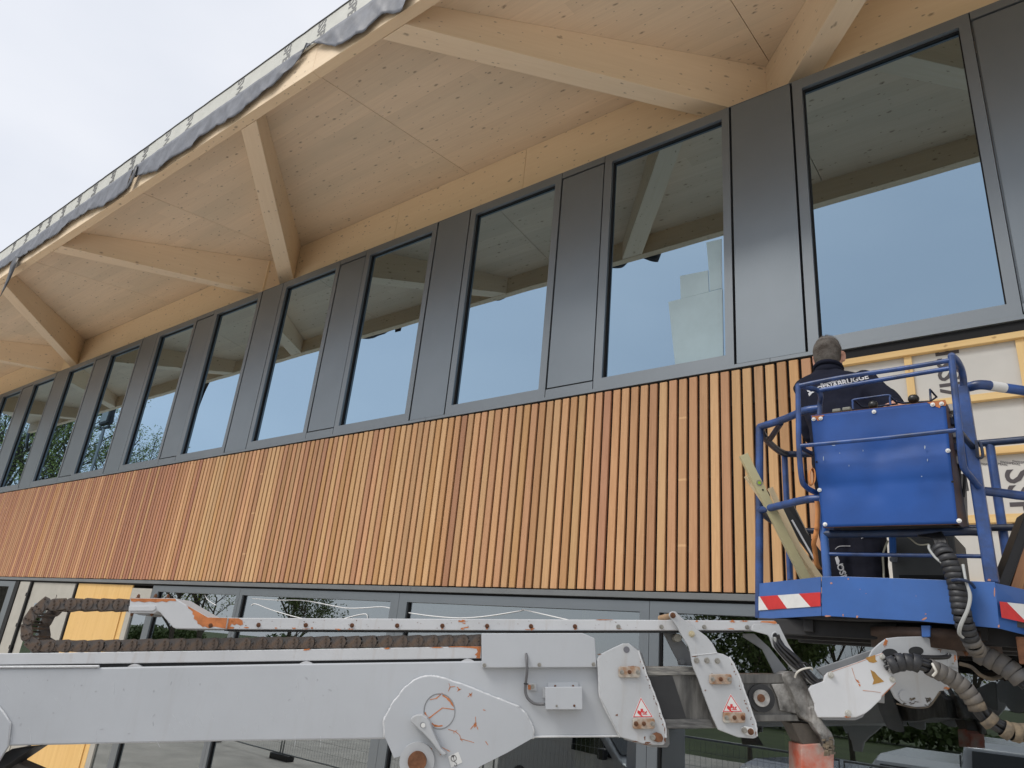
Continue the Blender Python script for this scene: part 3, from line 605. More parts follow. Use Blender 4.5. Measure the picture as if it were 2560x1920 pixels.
M_FILTH = pmat('flaking_paint', (.40, .39, .37), rough=.55, col2=(.045, .042, .038), vscale=9, bump=.8, bscale=30, streak=1.0, fine=.6, streakcol=(.08, .06, .05))
M_REDW = pmat('worn_red_paint', (.50, .10, .05), rough=.6, col2=(.42, .38, .34), vscale=9, bump=.4, bscale=25)
M_BLUE0 = pmat('cover_blue', (.035, .125, .40), rough=.4, var=.15, vscale=4)
M_WELD = pmat('weld_bead', (.60, .61, .62), rough=.4, bump=.5, bscale=80)
M_HOSE = pmat('black_hose', (.015, .015, .017), rough=.4, spec=.6)
M_GREYC = pmat('grey_cable', (.38, .39, .38), rough=.5)
M_WRAP = pmat('hose_wrap', (.035, .036, .04), rough=.5, var=.4, vscale=15, bump=.2, bscale=40)
M_MUD = pmat('muddy_wrap', (.22, .17, .11), rough=.9, col2=(.07, .065, .06), vscale=12, bump=.6, bscale=50)
M_WRAPG = pmat('worn_wrap', (.10, .10, .105), rough=.75, col2=(.16, .14, .115), vscale=10, bump=.35, bscale=50)
M_STICK = pmat('sticker_white', (.72, .72, .70), rough=.45, var=.08, vscale=20)
M_RED = pmat('sticker_red', (.60, .03, .035), rough=.45)
M_BLK = pmat('sticker_black', (.02, .02, .02), rough=.5)
A = lambda x, y: (x / 3.16, 1420 + y / 3.16)
Bq = lambda x, y: (600 + x / 3.16, 1420 + y / 3.16)
C3 = lambda x, y: (1200 + x / 2.9105, 1500 + y / 2.9105)
Dd = lambda x, y: (1800 + x / 2.9105, 1350 + y / 2.9105)
E_ = lambda x, y: (1800 + x / 2.9105, 800 + y / 2.9105)
G_ = lambda x, y: (1300 + x / 3.45625, 1200 + y / 3.45625)
def PR(name, pts, o, th, m, bevel=.002, par=None):
    b = MB(); b.prism([onB(x, y, o) for x, y in pts], -NB * th); ob = b.build(name, m, bevel=bevel); return LP(ob, par)
class Chips:
    def __init__(s, seed=1): s.b = MB(); s.r = random.Random(seed)
    def blot(s, x, y, rx, ry, o, ang=0, jag=.45, n=18):
        r = s.r; pts = []
        ca, sa = math.cos(ang), math.sin(ang)
        for k in range(n):
            a = 2 * PI * k / n; q = 1 - jag + r.random() * jag * 1.6
            px, py = rx * q * math.cos(a), ry * q * math.sin(a)
            pts.append(onB(x + px * ca - py * sa, y + px * sa + py * ca, o))
        s.b.prism(pts, -NB * .0008)
    def poly(s, pts, o): s.b.prism([onB(x, y, o) for x, y in pts], -NB * .0008)
    def crack(s, pts, w, o):
        for (x0, y0), (x1, y1) in zip(pts[:-1], pts[1:]):
            L_ = math.hypot(x1 - x0, y1 - y0) or 1; nx, ny = -(y1 - y0) / L_ * w, (x1 - x0) / L_ * w; k = s.r.uniform(.4, 1.2)
            s.b.prism([onB(a, b_, o) for a, b_ in ((x0 + nx * k, y0 + ny * k), (x0 - nx * k, y0 - ny * k), (x1 - nx * .5, y1 - ny * .5), (x1 + nx * .5, y1 + ny * .5))], -NB * .0008)
    def done(s, name, m, par=None): o = s.b.build(name, m); o['kind'] = 'stuff'; return LP(o, par)
# --- main boom box section
PR('boom_section', [(-1600, 1692), (253, 1668.5), (700, 1660), (1204, 1652.5), (1545, 1650), (1547, 1840), (1334, 1842), (957, 1847.5), (519, 1854), (30, 1864.6), (-1600, 1905)], 0, .26, M_BOOM, .006)
b = MB(); b.tube([onB(x, y, .001) for x, y in ((1330, 1842), (1400, 1841), (1470, 1840.5), (1548, 1840))], .0045, 6); b.tube([onB(x, y, .002) for x, y in ((-260, 1669), (120, 1667), (248, 1666))], .006, 6); LP(b.build('weld_seam', M_WELD))
c = Chips(77)
for k in range(34):
    x, y = c.r.uniform(0, 950), c.r.uniform(1690, 1845); l_ = c.r.uniform(8, 34); a_ = c.r.uniform(.9, 1.5)
    c.crack([(x, y), (x + l_ * math.cos(a_) * .5, y + l_ * math.sin(a_) * .5), (x + l_ * math.cos(a_ + .1), y + l_ * math.sin(a_ + .1))], .38, .0009)
c.done('paint_scratch', pmat('scratch_pale', (.62, .63, .65), rough=.5))
c = Chips(78)
for k in range(22): c.blot(c.r.uniform(0, 940), c.r.uniform(1680, 1840), c.r.uniform(1.5, 5), c.r.uniform(.5, 2.2), .0009, c.r.uniform(0, 3), .5)
c.done('dirt_smudge', pmat('dirt_smudge', (.40, .41, .43), rough=.6))
# left end doubler plate with its weld
PR('doubler_plate', [(-260, 1700), (-10, 1760), (25, 1808), (18, 1868), (-5, 1905), (-260, 1925)], .012, .012, M_BOOM, .002)
b = MB(); b.tube([onB(x, y, .006) for x, y in ((-60, 1735), (-10, 1760), (10, 1783), (26, 1808), (22, 1840), (18, 1868))], .005, 6); LP(b.build('weld_seam', M_WELD))
# dark strut under the boom at the far left
PR('lower_strut', [(-30, 1905), (30, 1872), (85, 1868), (-30, 1945)], -.05, .1, M_DGREY, .003)
PR('lower_strut', [(-60, 1935), (15, 1895), (110, 1935), (160, 2000), (-60, 2000)], -.12, .08, pmat('dusty_black', (.12, .11, .10), rough=.8, var=.4, vscale=8), .006)
# upper channel carrying the chain
PR('cable_channel', [(-1500, 1648), (120, 1632), (640, 1625), (1203, 1615.5), (1203, 1646), (640, 1654), (250, 1659.5), (-1500, 1680)], -.01, .17, M_RAIL, .003)
b = MB()
for x, y in ((336, 1661), (765, 1654), (1169, 1648)): b.prism([onB(x + dx, y + dy, -.004) for dx, dy in ((-18, 6), (-8, .5), (0, -1.5), (9, .5), (18, 6))], -NB * .02)
tag(LP(b.build('spacer_lug', M_RAIL)), kind='stuff')
c = Chips(4)
c.poly([(1203, 1616), (1200, 1646), (1190, 1645), (1192, 1640), (1187, 1637), (1194, 1630), (1192, 1622), (1178, 1620), (1150, 1618), (1120, 1618), (1125, 1616)], -.009)
c.blot(767, 1624, 9, 2.5, -.009); c.blot(968, 1621, 8, 2, -.009); c.blot(1090, 1618.5, 16, 1.5, -.009)
c.done('paint_chip', M_PRIMER)
PR('channel_gap_shade', [(-260, 1660), (640, 1652), (1203, 1644), (1203, 1656), (640, 1664), (-260, 1680)], -.03, .15, M_DGREY, 0)  # dark strip stands in for the shade beneath the cable channel
# --- energy chain
chain = empty('energy_chain', LO); chain.parent = lift; chain.matrix_parent_inverse = Matrix.Translation(-LO)
lower = [(370, 615), (497, 615), (625, 617), (757, 615), (888, 613), (1018, 611), (1148, 608), (1275, 606), (1405, 603), (1533, 603), (1663, 601), (1790, 599), (1918, 597)]
lk = [A(x, y) for x, y in ((965, 290), (905 - 60, 288), (780 - 60, 286), (655 - 65, 286), (525 - 65, 287), (335, 300), (250, 380), (213, 500), (265, 605))] + [A(x, y) for x, y in lower]
x = lk[-1][0]; 
bl = [2170 - 2012, 25 + 1896 - 1896]
for xx in [150, 275, 400, 523, 650, 772, 893, 1015, 1138, 1258, 1380, 1500, 1620, 1738, 1858]: lk.append(Bq(xx, 592 - (xx - 150) * .0105))
lk.insert(22, A(2045, 595)) if False else None
lk = lk[:9 + len(lower)] + [A(2045, 596)] + lk[9 + len(lower):]
hw = 15.0
def linkmesh():
    b = MB(); Lh, hh = .0335, .0245
    def plate(o):
        pts = []
        for k in range(9): a = -PI / 2 + PI * k / 8; pts.append((Lh * .55 + hh * math.cos(a) * .9, hh * math.sin(a)))
        pts += [(-Lh * .95, hh * .86), (-Lh * 1.15, 0), (-Lh * .95, -hh * .86)]
        b.prism([(x_, o, z_) for x_, z_ in pts], (0, .004, 0))
    plate(-.004); plate(.116)
    b.cyl((Lh * .35, -.004, 0), (0, -.0035, 0), hh * .93, 20)
    for dz in (-.014, 0, .014): b.hexbolt((Lh * .42, -.007, dz), (0, -1, 0), .0038, .005)
    for dz in (-.013, .003): b.hexbolt((-Lh * .75, -.004, dz), (0, -1, 0), .0032, .004)
    for xx in (-Lh * .2, Lh * .8): b.obox((xx, .058, -.019), (.004, 0, 0), (0, .058, 0), (0, 0, .0025)); b.obox((xx, .058, .019), (.004, 0, 0), (0, .058, 0), (0, 0, .0025))
    return b
lm = None; lkr = random.Random(5)
for i, (x, y) in enumerate(lk):
    P = onB(x, y, -.02)
    q0 = onB(*lk[max(i - 1, 0)], -.02); q1 = onB(*lk[min(i + 1, len(lk) - 1)], -.02)
    if i in (4, 5): q0 = onB(*lk[i], -.02)
    ax = (q1 - q0).normalized(); yy = -NB; zz = ax.cross(yy).normalized(); yy = zz.cross(ax)
    if lm is None: lm = linkmesh().build('chain_link', M_CHAIN); o = lm
    else: o = bpy.data.objects.new('chain_link', lm.data); COL.objects.link(o)
    o.parent = chain
    wm = Matrix(((ax.x, yy.x, zz.x, P.x), (ax.y, yy.y, zz.y, P.y), (ax.z, yy.z, zz.z, P.z + lkr.uniform(-.0006, .0006)), (0, 0, 0, 1)))
    o.matrix_parent_inverse = Matrix.Translation(-LO); o.matrix_basis = wm @ Matrix.Scale(1.02, 4)
b = MB()
for k, dz in enumerate((-.008, 0, .008)): b.tube(spl([onB(x, y + k * 2 - 2, -.05 - k * .025) for x, y in lk], 3), .008, 6)
LP(b.build('chain_cables', M_HOSE)); 
# --- turret and chassis, off to the left of the picture
TP = onB(-1560, 1800, -.13); TP.z = 0
M_TYRE = pmat('tyre_rubber', (.02, .02, .02), rough=.85, bump=.4, bscale=30)
q = MB(); q.obox(TP + Vector((0, 0, 1.95)), TB * .42, NB * .30, (0, 0, .75)); LP(q.build('turret_post', M_BOOM, bevel=.03))
q = MB(); q.obox(TP - TB * .5 + Vector((0, 0, 1.15)), TB * 1.0, NB * .75, (0, 0, .22)); LP(q.build('turntable_cover', M_BLUE0, bevel=.05))
q = MB(); q.obox(TP - TB * .3 + Vector((0, 0, .68)), TB * 1.25, NB * .8, (0, 0, .20)); LP(q.build('chassis', M_PLATE, bevel=.04))
for sx in (-1.2, .62):
    for sy in (-.82, .82):
        q = MB(); q.lathe(TP + TB * sx + NB * (sy - .14) + Vector((0, 0, .42)), NB, [(.2, 0), (.38, .01), (.42, .05), (.42, .23), (.38, .27), (.2, .28)], 28); w_ = LP(q.build('wheel', M_TYRE)); q = MB(); q.cyl(TP + TB * sx + NB * (sy - .145) + Vector((0, 0, .42)), NB * .29, .19, 20); ob = q.build('rim', M_RAIL); ob.parent = w_
# --- upper rail
rl = PR('upper_rail', [A(1800, 392), (600, 1544.6), (1300, 1548), (1936, 1551.5), (1944, 1560), (1930, 1576), (1850, 1576), (1300, 1576.4), (600, 1573.5), A(1785, 483)], .0, .13, M_RAIL, .003)
PR('upper_rail_shadow', [(560, 1573.5), (1300, 1577), (1860, 1576.5), (1860, 1580), (1300, 1580.5), (560, 1577)], -.015, .11, M_DGREY, 0)  # black strip drawn as the shadow along the underside of the rail
PR('rail_end_box', [A(1028, 238), A(1385, 240), A(1470, 290), A(1640, 388), A(1802, 393), A(1785, 484), A(1388, 480), A(1365, 470), A(1262, 352), A(1238, 340), A(1215, 360), A(1013, 356)], .012, .16, M_RAIL, .004)
PR('rail_flange', [A(1018, 300), A(1225, 300), A(1228, 322), A(1210, 338), A(1015, 338)], .020, .008, M_RAIL, .001)
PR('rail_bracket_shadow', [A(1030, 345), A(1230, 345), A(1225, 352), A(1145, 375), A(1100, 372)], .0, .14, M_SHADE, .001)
c = Chips(9)
c.poly([A(*p) for p in ((1030, 240), (1385, 243), (1392, 262), (1340, 258), (1315, 270), (1280, 262), (1230, 272), (1180, 264), (1140, 272), (1095, 262), (1060, 268), (1035, 262))], .013)
c.poly([A(*p) for p in ((1470, 292), (1640, 390), (1795, 395), (1782, 480), (1735, 470), (1690, 462), (1650, 476), (1620, 462), (1600, 466), (1580, 448), (1560, 440), (1558, 420), (1530, 400), (1535, 375), (1520, 365), (1522, 345), (1500, 325), (1488, 320), (1485, 305))], .013)
c.poly([A(*p) for p in ((1805, 396), (1885, 397), (1915, 415), (1920, 445), (1900, 455), (1870, 442), (1850, 452), (1832, 440), (1815, 462), (1850, 468), (1845, 480), (1790, 482))], .001)
c.blot(*A(1835, 425), 5, 4, .001); c.blot(*A(1945, 470), 6, 2, .001)
for x, y in ((765, 1572), (735, 1571), (690, 1570), (780, 1570), (845, 1573), (877, 1572.5), (1106, 1572), (1156, 1572), (1165, 1569), (1218, 1572), (1330, 1573), (1320, 1574), (1439, 1572), (1548, 1572), (1655, 1570), (1160, 1558), (1155, 1553), (1830, 1553), (1835, 1555), (1827, 1572), (1860, 1553), (1742, 1553)): c.blot(x, y, c.r.uniform(3, 9), c.r.uniform(1, 3.2), .001, 0, .6)
c.poly([(1905, 1552.5), (1938, 1552.5), (1943, 1558), (1937, 1560), (1920, 1557), (1900, 1556)], .0475)
c.blot(1510, 1549.5, 20, 1, .001)
c.done('paint_chip', M_PRIMER)
c = Chips(12)
for k in range(60): c.blot(c.r.uniform(560, 1930), c.r.uniform(1549, 1573), c.r.uniform(.5, 1.6), c.r.uniform(.4, 1.2), .0008, 0, .6, 8)
for x in (1218, 1327, 1437, 1546): c.blot(x + 1, 1568, 3.0, 5, .0008, 0, .6)
c.done('rust_spot', M_RUST)
bx = [527, 646.5, 764.6, 880, 993, 1106, 1217.8, 1327.5, 1437.4, 1546, 1653.6, 1760.6, 1867.7]
by = [1564 if x < 540 else 1562.5 + (x - 640) * .0045 for x in bx]
me0 = None
for i, (x, y) in enumerate(zip(bx, by)):
    P = onB(x, y, .012 if i == 0 else 0)
    b = MB(); b.hexbolt((0, 0, 0), NB, .0068, .007)
    if me0 is None: o = b.build('rail_bolt', M_RUST); me0 = o.data
    elif i in (9, 11, 12, 10): o = b.build('rail_bolt', M_BOLT)
    else: o = link('rail_bolt', me0)
    o.location = P; LP(o)
for i, (x, y) in enumerate(((345, 1495), (388, 1494), (419, 1495), (331, 1531), (381, 1531))):
    b = MB(); b.hexbolt((0, 0, 0), (0, 0, 1) if i < 3 else (0, 0, -1), .007, .01); o = b.build('rail_bolt', M_RUST); o.location = onB(x, y, -.03 if i < 3 else .0); LP(o)
# rail end bracket with slot (right) and its far twin
sl_out = [Dd(*p) for p in ((232, 640), (238, 618), (255, 610), (428, 612), (500, 760), (560, 850), (640, 935), (655, 960), (540, 960), (475, 880), (385, 775), (360, 705), (345, 690), (232, 660))]
PR('rail_end_bracket', sl_out, .045, .01, M_PLATE, .002)
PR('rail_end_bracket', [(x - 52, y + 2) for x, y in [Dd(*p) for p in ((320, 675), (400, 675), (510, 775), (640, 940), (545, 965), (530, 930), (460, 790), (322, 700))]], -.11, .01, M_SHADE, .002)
b = MB()
ring = []
for k in range(24):
    a = 2 * PI * k / 24; x_, y_ = 400 + 22 * math.cos(a) + (k > 12) * 0, 700 + 28 * math.sin(a)
    ring.append(onB(*Dd(x_, y_), .047))
b.tube(ring, .0035, 6, closed=True); LP(b.build('slot_rim', M_PLATE))
PR('cable_slot', [Dd(*p) for p in ((385, 690), (395, 678), (412, 680), (430, 700), (470, 760), (465, 800), (440, 800), (392, 735))], .0462, .001, M_DGREY, 0)
# hoses leaving the slot
hz = empty('hose_bundle', LO); hz.parent = lift; hz.matrix_parent_inverse = Matrix.Translation(-LO)
hr = random.Random(3)
for k in range(8):
    d1 = (k - 3.5) * 7
    pts = [Dd(395 + k * 4, 690 + (7 - k) * 3), Dd(430 + d1 * .9, 770 + -d1 * .4), Dd(530 + d1 * 1.2, 870 - d1 * .7), Dd(600 + d1 * .9, 940 - d1 * .4), Dd(660 + d1, 1010 - d1 * .6), Dd(720 + d1 * .6, 1060 - d1 * .5)]
    b = MB(); b.tube(spl([onB(x, y, .05 + .012 * math.sin(k * 2.1 + j)) for j, (x, y) in enumerate(pts)], 5), .0062, 8); o = b.build('hose', M_HOSE if k != 1 else M_GREYC); o.parent = hz; o.matrix_parent_inverse = Matrix.Translation(-LO)
b = MB(); b.tube(spl([onB(*Dd(x, y), o) for x, y, o in ((545, 1000, .07), (560, 965, .085), (600, 940, .09), (660, 930, .085), (670, 945, .05))], 5), .004, 6); LP(b.build('white_tie', pmat('white_tie', (.6, .58, .52), rough=.6)))
b = MB(); b.tube(spl([onB(*Dd(x, y), o) for x, y, o in ((590, 955, .06), (600, 900, .08), (625, 895, .085), (650, 915, .06))], 5), .003, 6); LP(b.build('cable_tie', M_HOSE))
# --- cover box on the boom
cv = PR('cover_box', [C3(10, 243), C3(745, 240), C3(835, 278), C3(850, 490), C3(12, 494)], .03, .30, M_BOOM, .003)
for x, y in ((32, 475), (432, 471), (826, 468)):
    b = MB(); b.hexbolt((0, 0, 0), NB, .006, .006); o = b.build('cover_bolt', M_BOLT); o.location = onB(*C3(x, y), .03); LP(o)
PR('cable_slot', [C3(328, 392), C3(333, 385), C3(340, 385), C3(345, 392), C3(345, 415), C3(328, 415)], .0305, .001, M_DGREY, 0)
b = MB(); b.tube(spl([onB(*C3(x, y), o) for x, y, o in ((336, 395, .028), (340, 440, .045), (342, 520, .045), (333, 600, .03), (330, 660, .022), (345, 710, .022), (385, 748, .022), (430, 758, .022), (468, 757, .03))], 6), .0058, 8); LP(b.build('grey_cable', pmat('sheath', (.13, .13, .135), rough=.5)))
PR('cable_clamp', [C3(352, 606), C3(410, 606), C3(412, 660), C3(355, 658)], .016, .016, M_PLATE, .001)
PR('clamp_pad', [C3(348, 618), C3(368, 618), C3(370, 652), C3(350, 652)], .02, .004, M_PRIMER, 0)
b = MB(); b.hexbolt((0, 0, 0), NB, .0065, .007); o = b.build('clamp_bolt', M_BOLT); o.location = onB(*C3(383, 630), .016); LP(o)
b = MB(); b.tube([onB(*C3(x, y), .034) for x, y in ((318, 608), (352, 612))], .003, 6); LP(b.build('cable_tie', M_HOSE))
PR('box_backplate', [C3(492, 600), C3(715, 598), C3(718, 640), C3(492, 640)], .006, .006, M_BOOM, .001)
PR('box_backplate', [C3(455, 634), C3(500, 634), C3(500, 712), C3(455, 712)], .012, .008, M_PLATE, .001)
PR('junction_box', [C3(475, 635), C3(744, 632), C3(747, 790), C3(738, 797), C3(478, 797)], .055, .055, M_BOOM, .002)
for x, y, mm in ((558, 770, M_BOLT), (686, 769, M_RUST), (547, 626, M_RUST), (677, 626, M_RUST)):
    b = MB(); b.hexbolt((0, 0, 0), NB, .0034, .003); o = b.build('box_screw', mm); o.location = onB(*C3(x, y), .055 if y > 700 else .006); LP(o)
# --- pivot plate with lever, pin and ring groove
outl = [Bq(*p) for p in ((1145, 1335), (1142, 1210), (1160, 1165), (1180, 1130), (1215, 1065), (1260, 1010), (1300, 955), (1330, 930), (1365, 900), (1400, 880), (1450, 864), (1500, 858), (1550, 862), (1600, 875), (1700, 908), (1800, 940), (1900, 982), (2000, 1020), (2100, 1062), (2212, 1105))] + [C3(*p) for p in ((130, 722), (270, 780), (320, 818), (350, 860), (372, 905), (385, 950), (382, 1005))]
full = outl + [C3(*p) for p in ((200, 1110), (0, 1210), (-60, 1260), (-150, 1310), (-260, 1500), (-480, 1500), (-500, 1200), (-560, 1130))] + [(985, 1895)]
PR('pivot_plate', full, .016, .016, M_BOOM, .003)
b = MB(); wr = random.Random(8); wp = spl([onB(x, y, .008) for x, y in outl], 5); b.tube([p + Vector((wr.uniform(-1, 1), wr.uniform(-1, 1), wr.uniform(-1, 1))) * .0012 for p in wp], [.0062 + wr.uniform(-.0012, .0014) for _ in wp], 7); LP(b.build('weld_seam', M_WELD))
cc = (1098.4, 1777.8); b = MB()
b.tube([onB(cc[0] + 38.5 * math.cos(2 * PI * k / 40), cc[1] + 44 * math.sin(2 * PI * k / 40), .016) for k in range(40)], .0022, 6, closed=True); LP(b.build('ring_groove', M_SHADE))
c = Chips(21)
ap = lambda L_, w: c.crack([Bq(*p) for p in L_], w, .0168)
ap([(1500, 1040), (1550, 1030), (1580, 1005), (1590, 990), (1620, 1000)], 1.6); ap([(1600, 1005), (1640, 1030), (1670, 1065), (1690, 1095)], 3.2); ap([(1560, 995), (1600, 990)], 2); ap([(1495, 1185), (1540, 1150), (1600, 1105), (1690, 1118)], 2.2)
ap([(1460, 1140), (1475, 1170), (1490, 1185)], 2.4); ap([(1515, 1225), (1535, 1245), (1570, 1250), (1600, 1245)], 3.0); ap([(1490, 1195), (1500, 1210)], 3)
for L_ in (((1650, 910), (1660, 940), (1645, 975)), ((1660, 940), (1700, 935)), ((1715, 940), (1735, 960), (1715, 975)), ((1735, 960), (1748, 955)), ((1800, 1018), (1820, 1000), (1835, 985)), ((1810, 990), (1822, 1000), (1825, 1020)), ((1860, 1175), (1862, 1215), (1845, 1245), (1820, 1275)), ((1858, 1220), (1875, 1260), (1880, 1278)), ((1645, 1275), (1700, 1290), (1735, 1320), (1745, 1350), (1800, 1365), (1850, 1380)), ((1700, 1290), (1715, 1280)), ((1560, 1385), (1590, 1415), (1640, 1440)), ((1590, 1415), (1600, 1450), (1580, 1480)), ((1640, 1440), (1660, 1450)), ((1490, 1415), (1520, 1450)), ((1920, 1120), (1940, 1125)), ((1740, 1350), (1760, 1370)), ((1690, 1290), (1690, 1310)), ((1940, 1370), (1960, 1400))):
    c.crack([Bq(*p) for p in L_], 1.1, .0168)
c.blot(*Bq(1858, 1240), 3.5, 6, .0168, .2, .5); c.blot(*Bq(1820, 1000), 4, 2.5, .0168, .5, .6); c.blot(*Bq(1730, 960), 3, 2, .0168); c.blot(*Bq(1510, 1430), 5, 2, .0168, .9)
c.done('paint_chip', M_PRIMER)
# lever arm
b = MB()
outer = [Bq(*p) for p in ((1345, 1195), (1360, 1175), (1400, 1158), (1440, 1158), (1475, 1180), (1500, 1220), (1520, 1280), (1555, 1360), (1590, 1430), (1625, 1462), (1628, 1475), (1600, 1485), (1560, 1440), (1510, 1375), (1450, 1310), (1390, 1255), (1350, 1220))]
b.prism([onB(x, y, .065) for x, y in outer], -NB * .05); LP(b.build('lever_arm', M_PLATE, bevel=.006))
b = MB(); b.cyl(onB(*Bq(1443, 1240), .066), -NB * .004, .011, 18); LP(b.build('lever_hole', M_SHADE)); b = MB(); b.cyl(onB(*Bq(1447, 1243), .069), -NB * .004, .0085, 16); LP(b.build('lever_pin', M_STICK))
hc = Bq(1402, 1525)
b = MB(); b.cyl(onB(*hc, .016), NB * .016, .068, 36); LP(b.build('pin_boss', M_PLATE, bevel=.003))
b = MB(); b.cyl(onB(*hc, .032), NB * .016, .036, 30); LP(b.build('pivot_pin', M_RUST, bevel=.003))
b = MB(); wp = [onB(hc[0] + 40 * math.cos(PI * 1.02 + PI * .9 * k / 20), hc[1] + 45 * math.sin(PI * 1.02 + PI * .9 * k / 20), .018) for k in range(21)]; b.tube(wp, .004, 6); LP(b.build('weld_seam', M_WELD))
# hook symbol sticker
stp = [Bq(*p) for p in ((1643, 1490), (1725, 1452), (1757, 1535), (1668, 1578))]
s0 = PR('lifting_point_sticker', stp, .0175, .001, M_STICK, 0)
b = MB(); hcn = Bq(1688, 1503); oo = .0182
b.tube([onB(hcn[0] + 6.6 * math.cos(2 * PI * k / 20), hcn[1] + 7.6 * math.sin(2 * PI * k / 20), oo) for k in range(20)], .0011, 4, closed=True)
b.tube([onB(*Bq(1683, 1488), oo), onB(*Bq(1692, 1520), oo)], .0010, 4); b.prism([onB(*Bq(*p), oo + .0006) for p in ((1675, 1495), (1683, 1480), (1692, 1490))], -NB * .0008)
b.tube(spl([onB(*Bq(*p), oo) for p in ((1696, 1528), (1700, 1538), (1712, 1545), (1710, 1560), (1698, 1563), (1694, 1555))], 4), .0011, 4)
LP(b.build('hook_symbol', M_BLK))
# --- bracket plates (collars) 1 and 2
k1 = [C3(*p) for p in ((858, 425), (870, 400), (905, 380), (975, 345), (1040, 316), (1085, 316), (1150, 368), (1175, 450), (1345, 920), (1352, 1035), (1335, 1055), (1220, 1055), (1020, 998), (985, 930), (880, 720), (870, 600))]
PR('collar_plate', k1, .040, .014, M_PLATE, .003)
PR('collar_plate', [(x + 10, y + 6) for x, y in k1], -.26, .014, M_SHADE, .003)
b = MB(); wp = spl([onB(*C3(*p), .028) for p in ((858, 425), (868, 600), (880, 720), (985, 930), (1020, 998))], 5); b.tube(wp, .004, 6)
wp = spl([onB(*C3(*p), .036) for p in ((1150, 368), (1178, 450), (1240, 620), (1300, 780), (1345, 920), (1350, 1000))], 6); b.tube([p + Vector((wr.uniform(-1, 1),) * 3) * .001 for p in wp], .005, 6); LP(b.build('weld_seam', M_WELD))
b = MB(); b.cyl(onB(*C3(1066, 361), .0405), NB * .0006, .0125, 24); LP(b.build('lifting_hole', pmat('hole_grey', (.14, .14, .16), rough=.6)))
k2 = [C3(*p) for p in ((1376, 112), (1382, 90), (1400, 81), (1425, 85), (1442, 102), (1480, 140), (1560, 198), (1650, 265), (1690, 312), (1712, 350), (1728, 385), (1770, 393), (1812, 415), (1840, 460), (1870, 520), (1960, 770), (2004, 900), (2015, 1000), (1990, 1008), (1880, 1000), (1735, 945), (1690, 850), (1625, 680), (1590, 580), (1555, 500), (1540, 440), (1532, 385), (1520, 345), (1470, 262), (1430, 190), (1395, 140))]
PR('collar_plate', k2, .040, .014, M_PLATE, .003)
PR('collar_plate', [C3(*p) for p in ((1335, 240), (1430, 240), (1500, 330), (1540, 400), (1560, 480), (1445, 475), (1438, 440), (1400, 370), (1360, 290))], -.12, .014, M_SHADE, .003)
b = MB(); wp = spl([onB(*C3(*p), .036) for p in ((1812, 415), (1840, 460), (1870, 520), (1915, 640), (1960, 770), (2004, 900), (2013, 990))], 6); b.tube([p + Vector((wr.uniform(-1, 1),) * 3) * .001 for p in wp], .005, 6); b.tube([onB(*C3(*p), .0405) for p in ((1545, 404), (1600, 398), (1725, 385))], .0018, 5); LP(b.build('weld_seam', M_WELD))
def bolt(x, y, o, r_=.0075, m=None, name='hex_bolt', h=None):
    b = MB(); b.hexbolt((0, 0, 0), NB, r_, h or r_); ob = b.build(name, m or M_BOLT); ob.location = onB(x, y, o); return LP(ob)
for x, y in ((1576, 440), (1651, 440), (1727, 443)): bolt(*C3(x, y), .040, .0085)
bolt(*C3(1540, 247), .040, .0095, pmat('yellowed_bolt', (.48, .42, .28), rough=.5)); bolt(*C3(1403, 112), .040, .0085, M_RUST)
b = MB(); b.cyl(onB(*C3(1403, 112), .02), -NB * .14, .012, 16); b.cyl(onB(*C3(1310, 133), -.09), onB(*C3(1385, 118), -.03) - onB(*C3(1310, 133), -.09), .012, 14); LP(b.build('roller_pin', pmat('rusty_pin', (.40, .26, .15), rough=.6, var=.4, vscale=30)))
b = MB(); b.cyl(onB(*C3(1440, 275), -.05), -NB * .05, .016, 18); LP(b.build('rear_roller', pmat('pale_roller', (.42, .40, .34), rough=.6)))
b = MB(); b.cyl(onB(*C3(1466, 450), -.105), NB * .012, .012, 6); LP(b.build('rear_bolt', M_SHADE))
def pad(cx, cy, w_=78, h_=40, mats=(M_BOLT, M_RUST, M_BOLT), base=None, o=.040):
    pts = [];
    for sx, sy, a0 in ((1, -1, -PI / 2), (1, 1, 0), (-1, 1, PI / 2), (-1, -1, PI)):
        for k in range(4):
            a = a0 + PI / 2 * k / 3; pts.append(C3(cx + sx * (w_ - 14) + 14 * math.cos(a), cy + sy * (h_ - 14) + 14 * math.sin(a)))
    p = PR('wear_pad_holder', pts, o + .012, .012, base or M_PADP, .002)
    for dx, mm, rr in ((-w_ * .72, mats[0], .0065), (0, mats[1], .006), (w_ * .86 - 6, mats[2], .0065)): bolt(*C3(cx + dx, cy), o + .012, rr, mm, 'pad_bolt')
M_PADP = pmat('rusty_pad_paint', (.46, .45, .40), rough=.6, col2=(.30, .15, .07), vscale=22, bump=.3, bscale=40)
pad(1088, 524); pad(1193, 900, 80, 38, (M_RUST, M_RUST, M_BOLT)); pad(1752, 576, 80, 37); pad(1852, 856, 80, 38, (M_BOLT, M_RUST, M_RUST))
b = MB(); p_ = [C3(*q) for q in ((1240, 1000), (1255, 975), (1285, 962), (1320, 975), (1335, 1005), (1325, 1032), (1295, 1035), (1255, 1022))]; b.prism([onB(x, y, .048) for x, y in p_], -NB * .008); LP(b.build('locking_tab', M_RUST, bevel=.001)); bolt(*C3(1256, 1000), .048, .0085)
b = MB(); p_ = [C3(*q) for q in ((1905, 930), (1930, 918), (1985, 930), (1998, 960), (1985, 990), (1950, 985), (1910, 965))]; b.prism([onB(x, y, .048) for x, y in p_], -NB * .008); LP(b.build('locking_tab', M_STICK, bevel=.001)); bolt(*C3(1923, 948), .048, .0085); bolt(*C3(1970, 958), .048, .009, M_RUST)
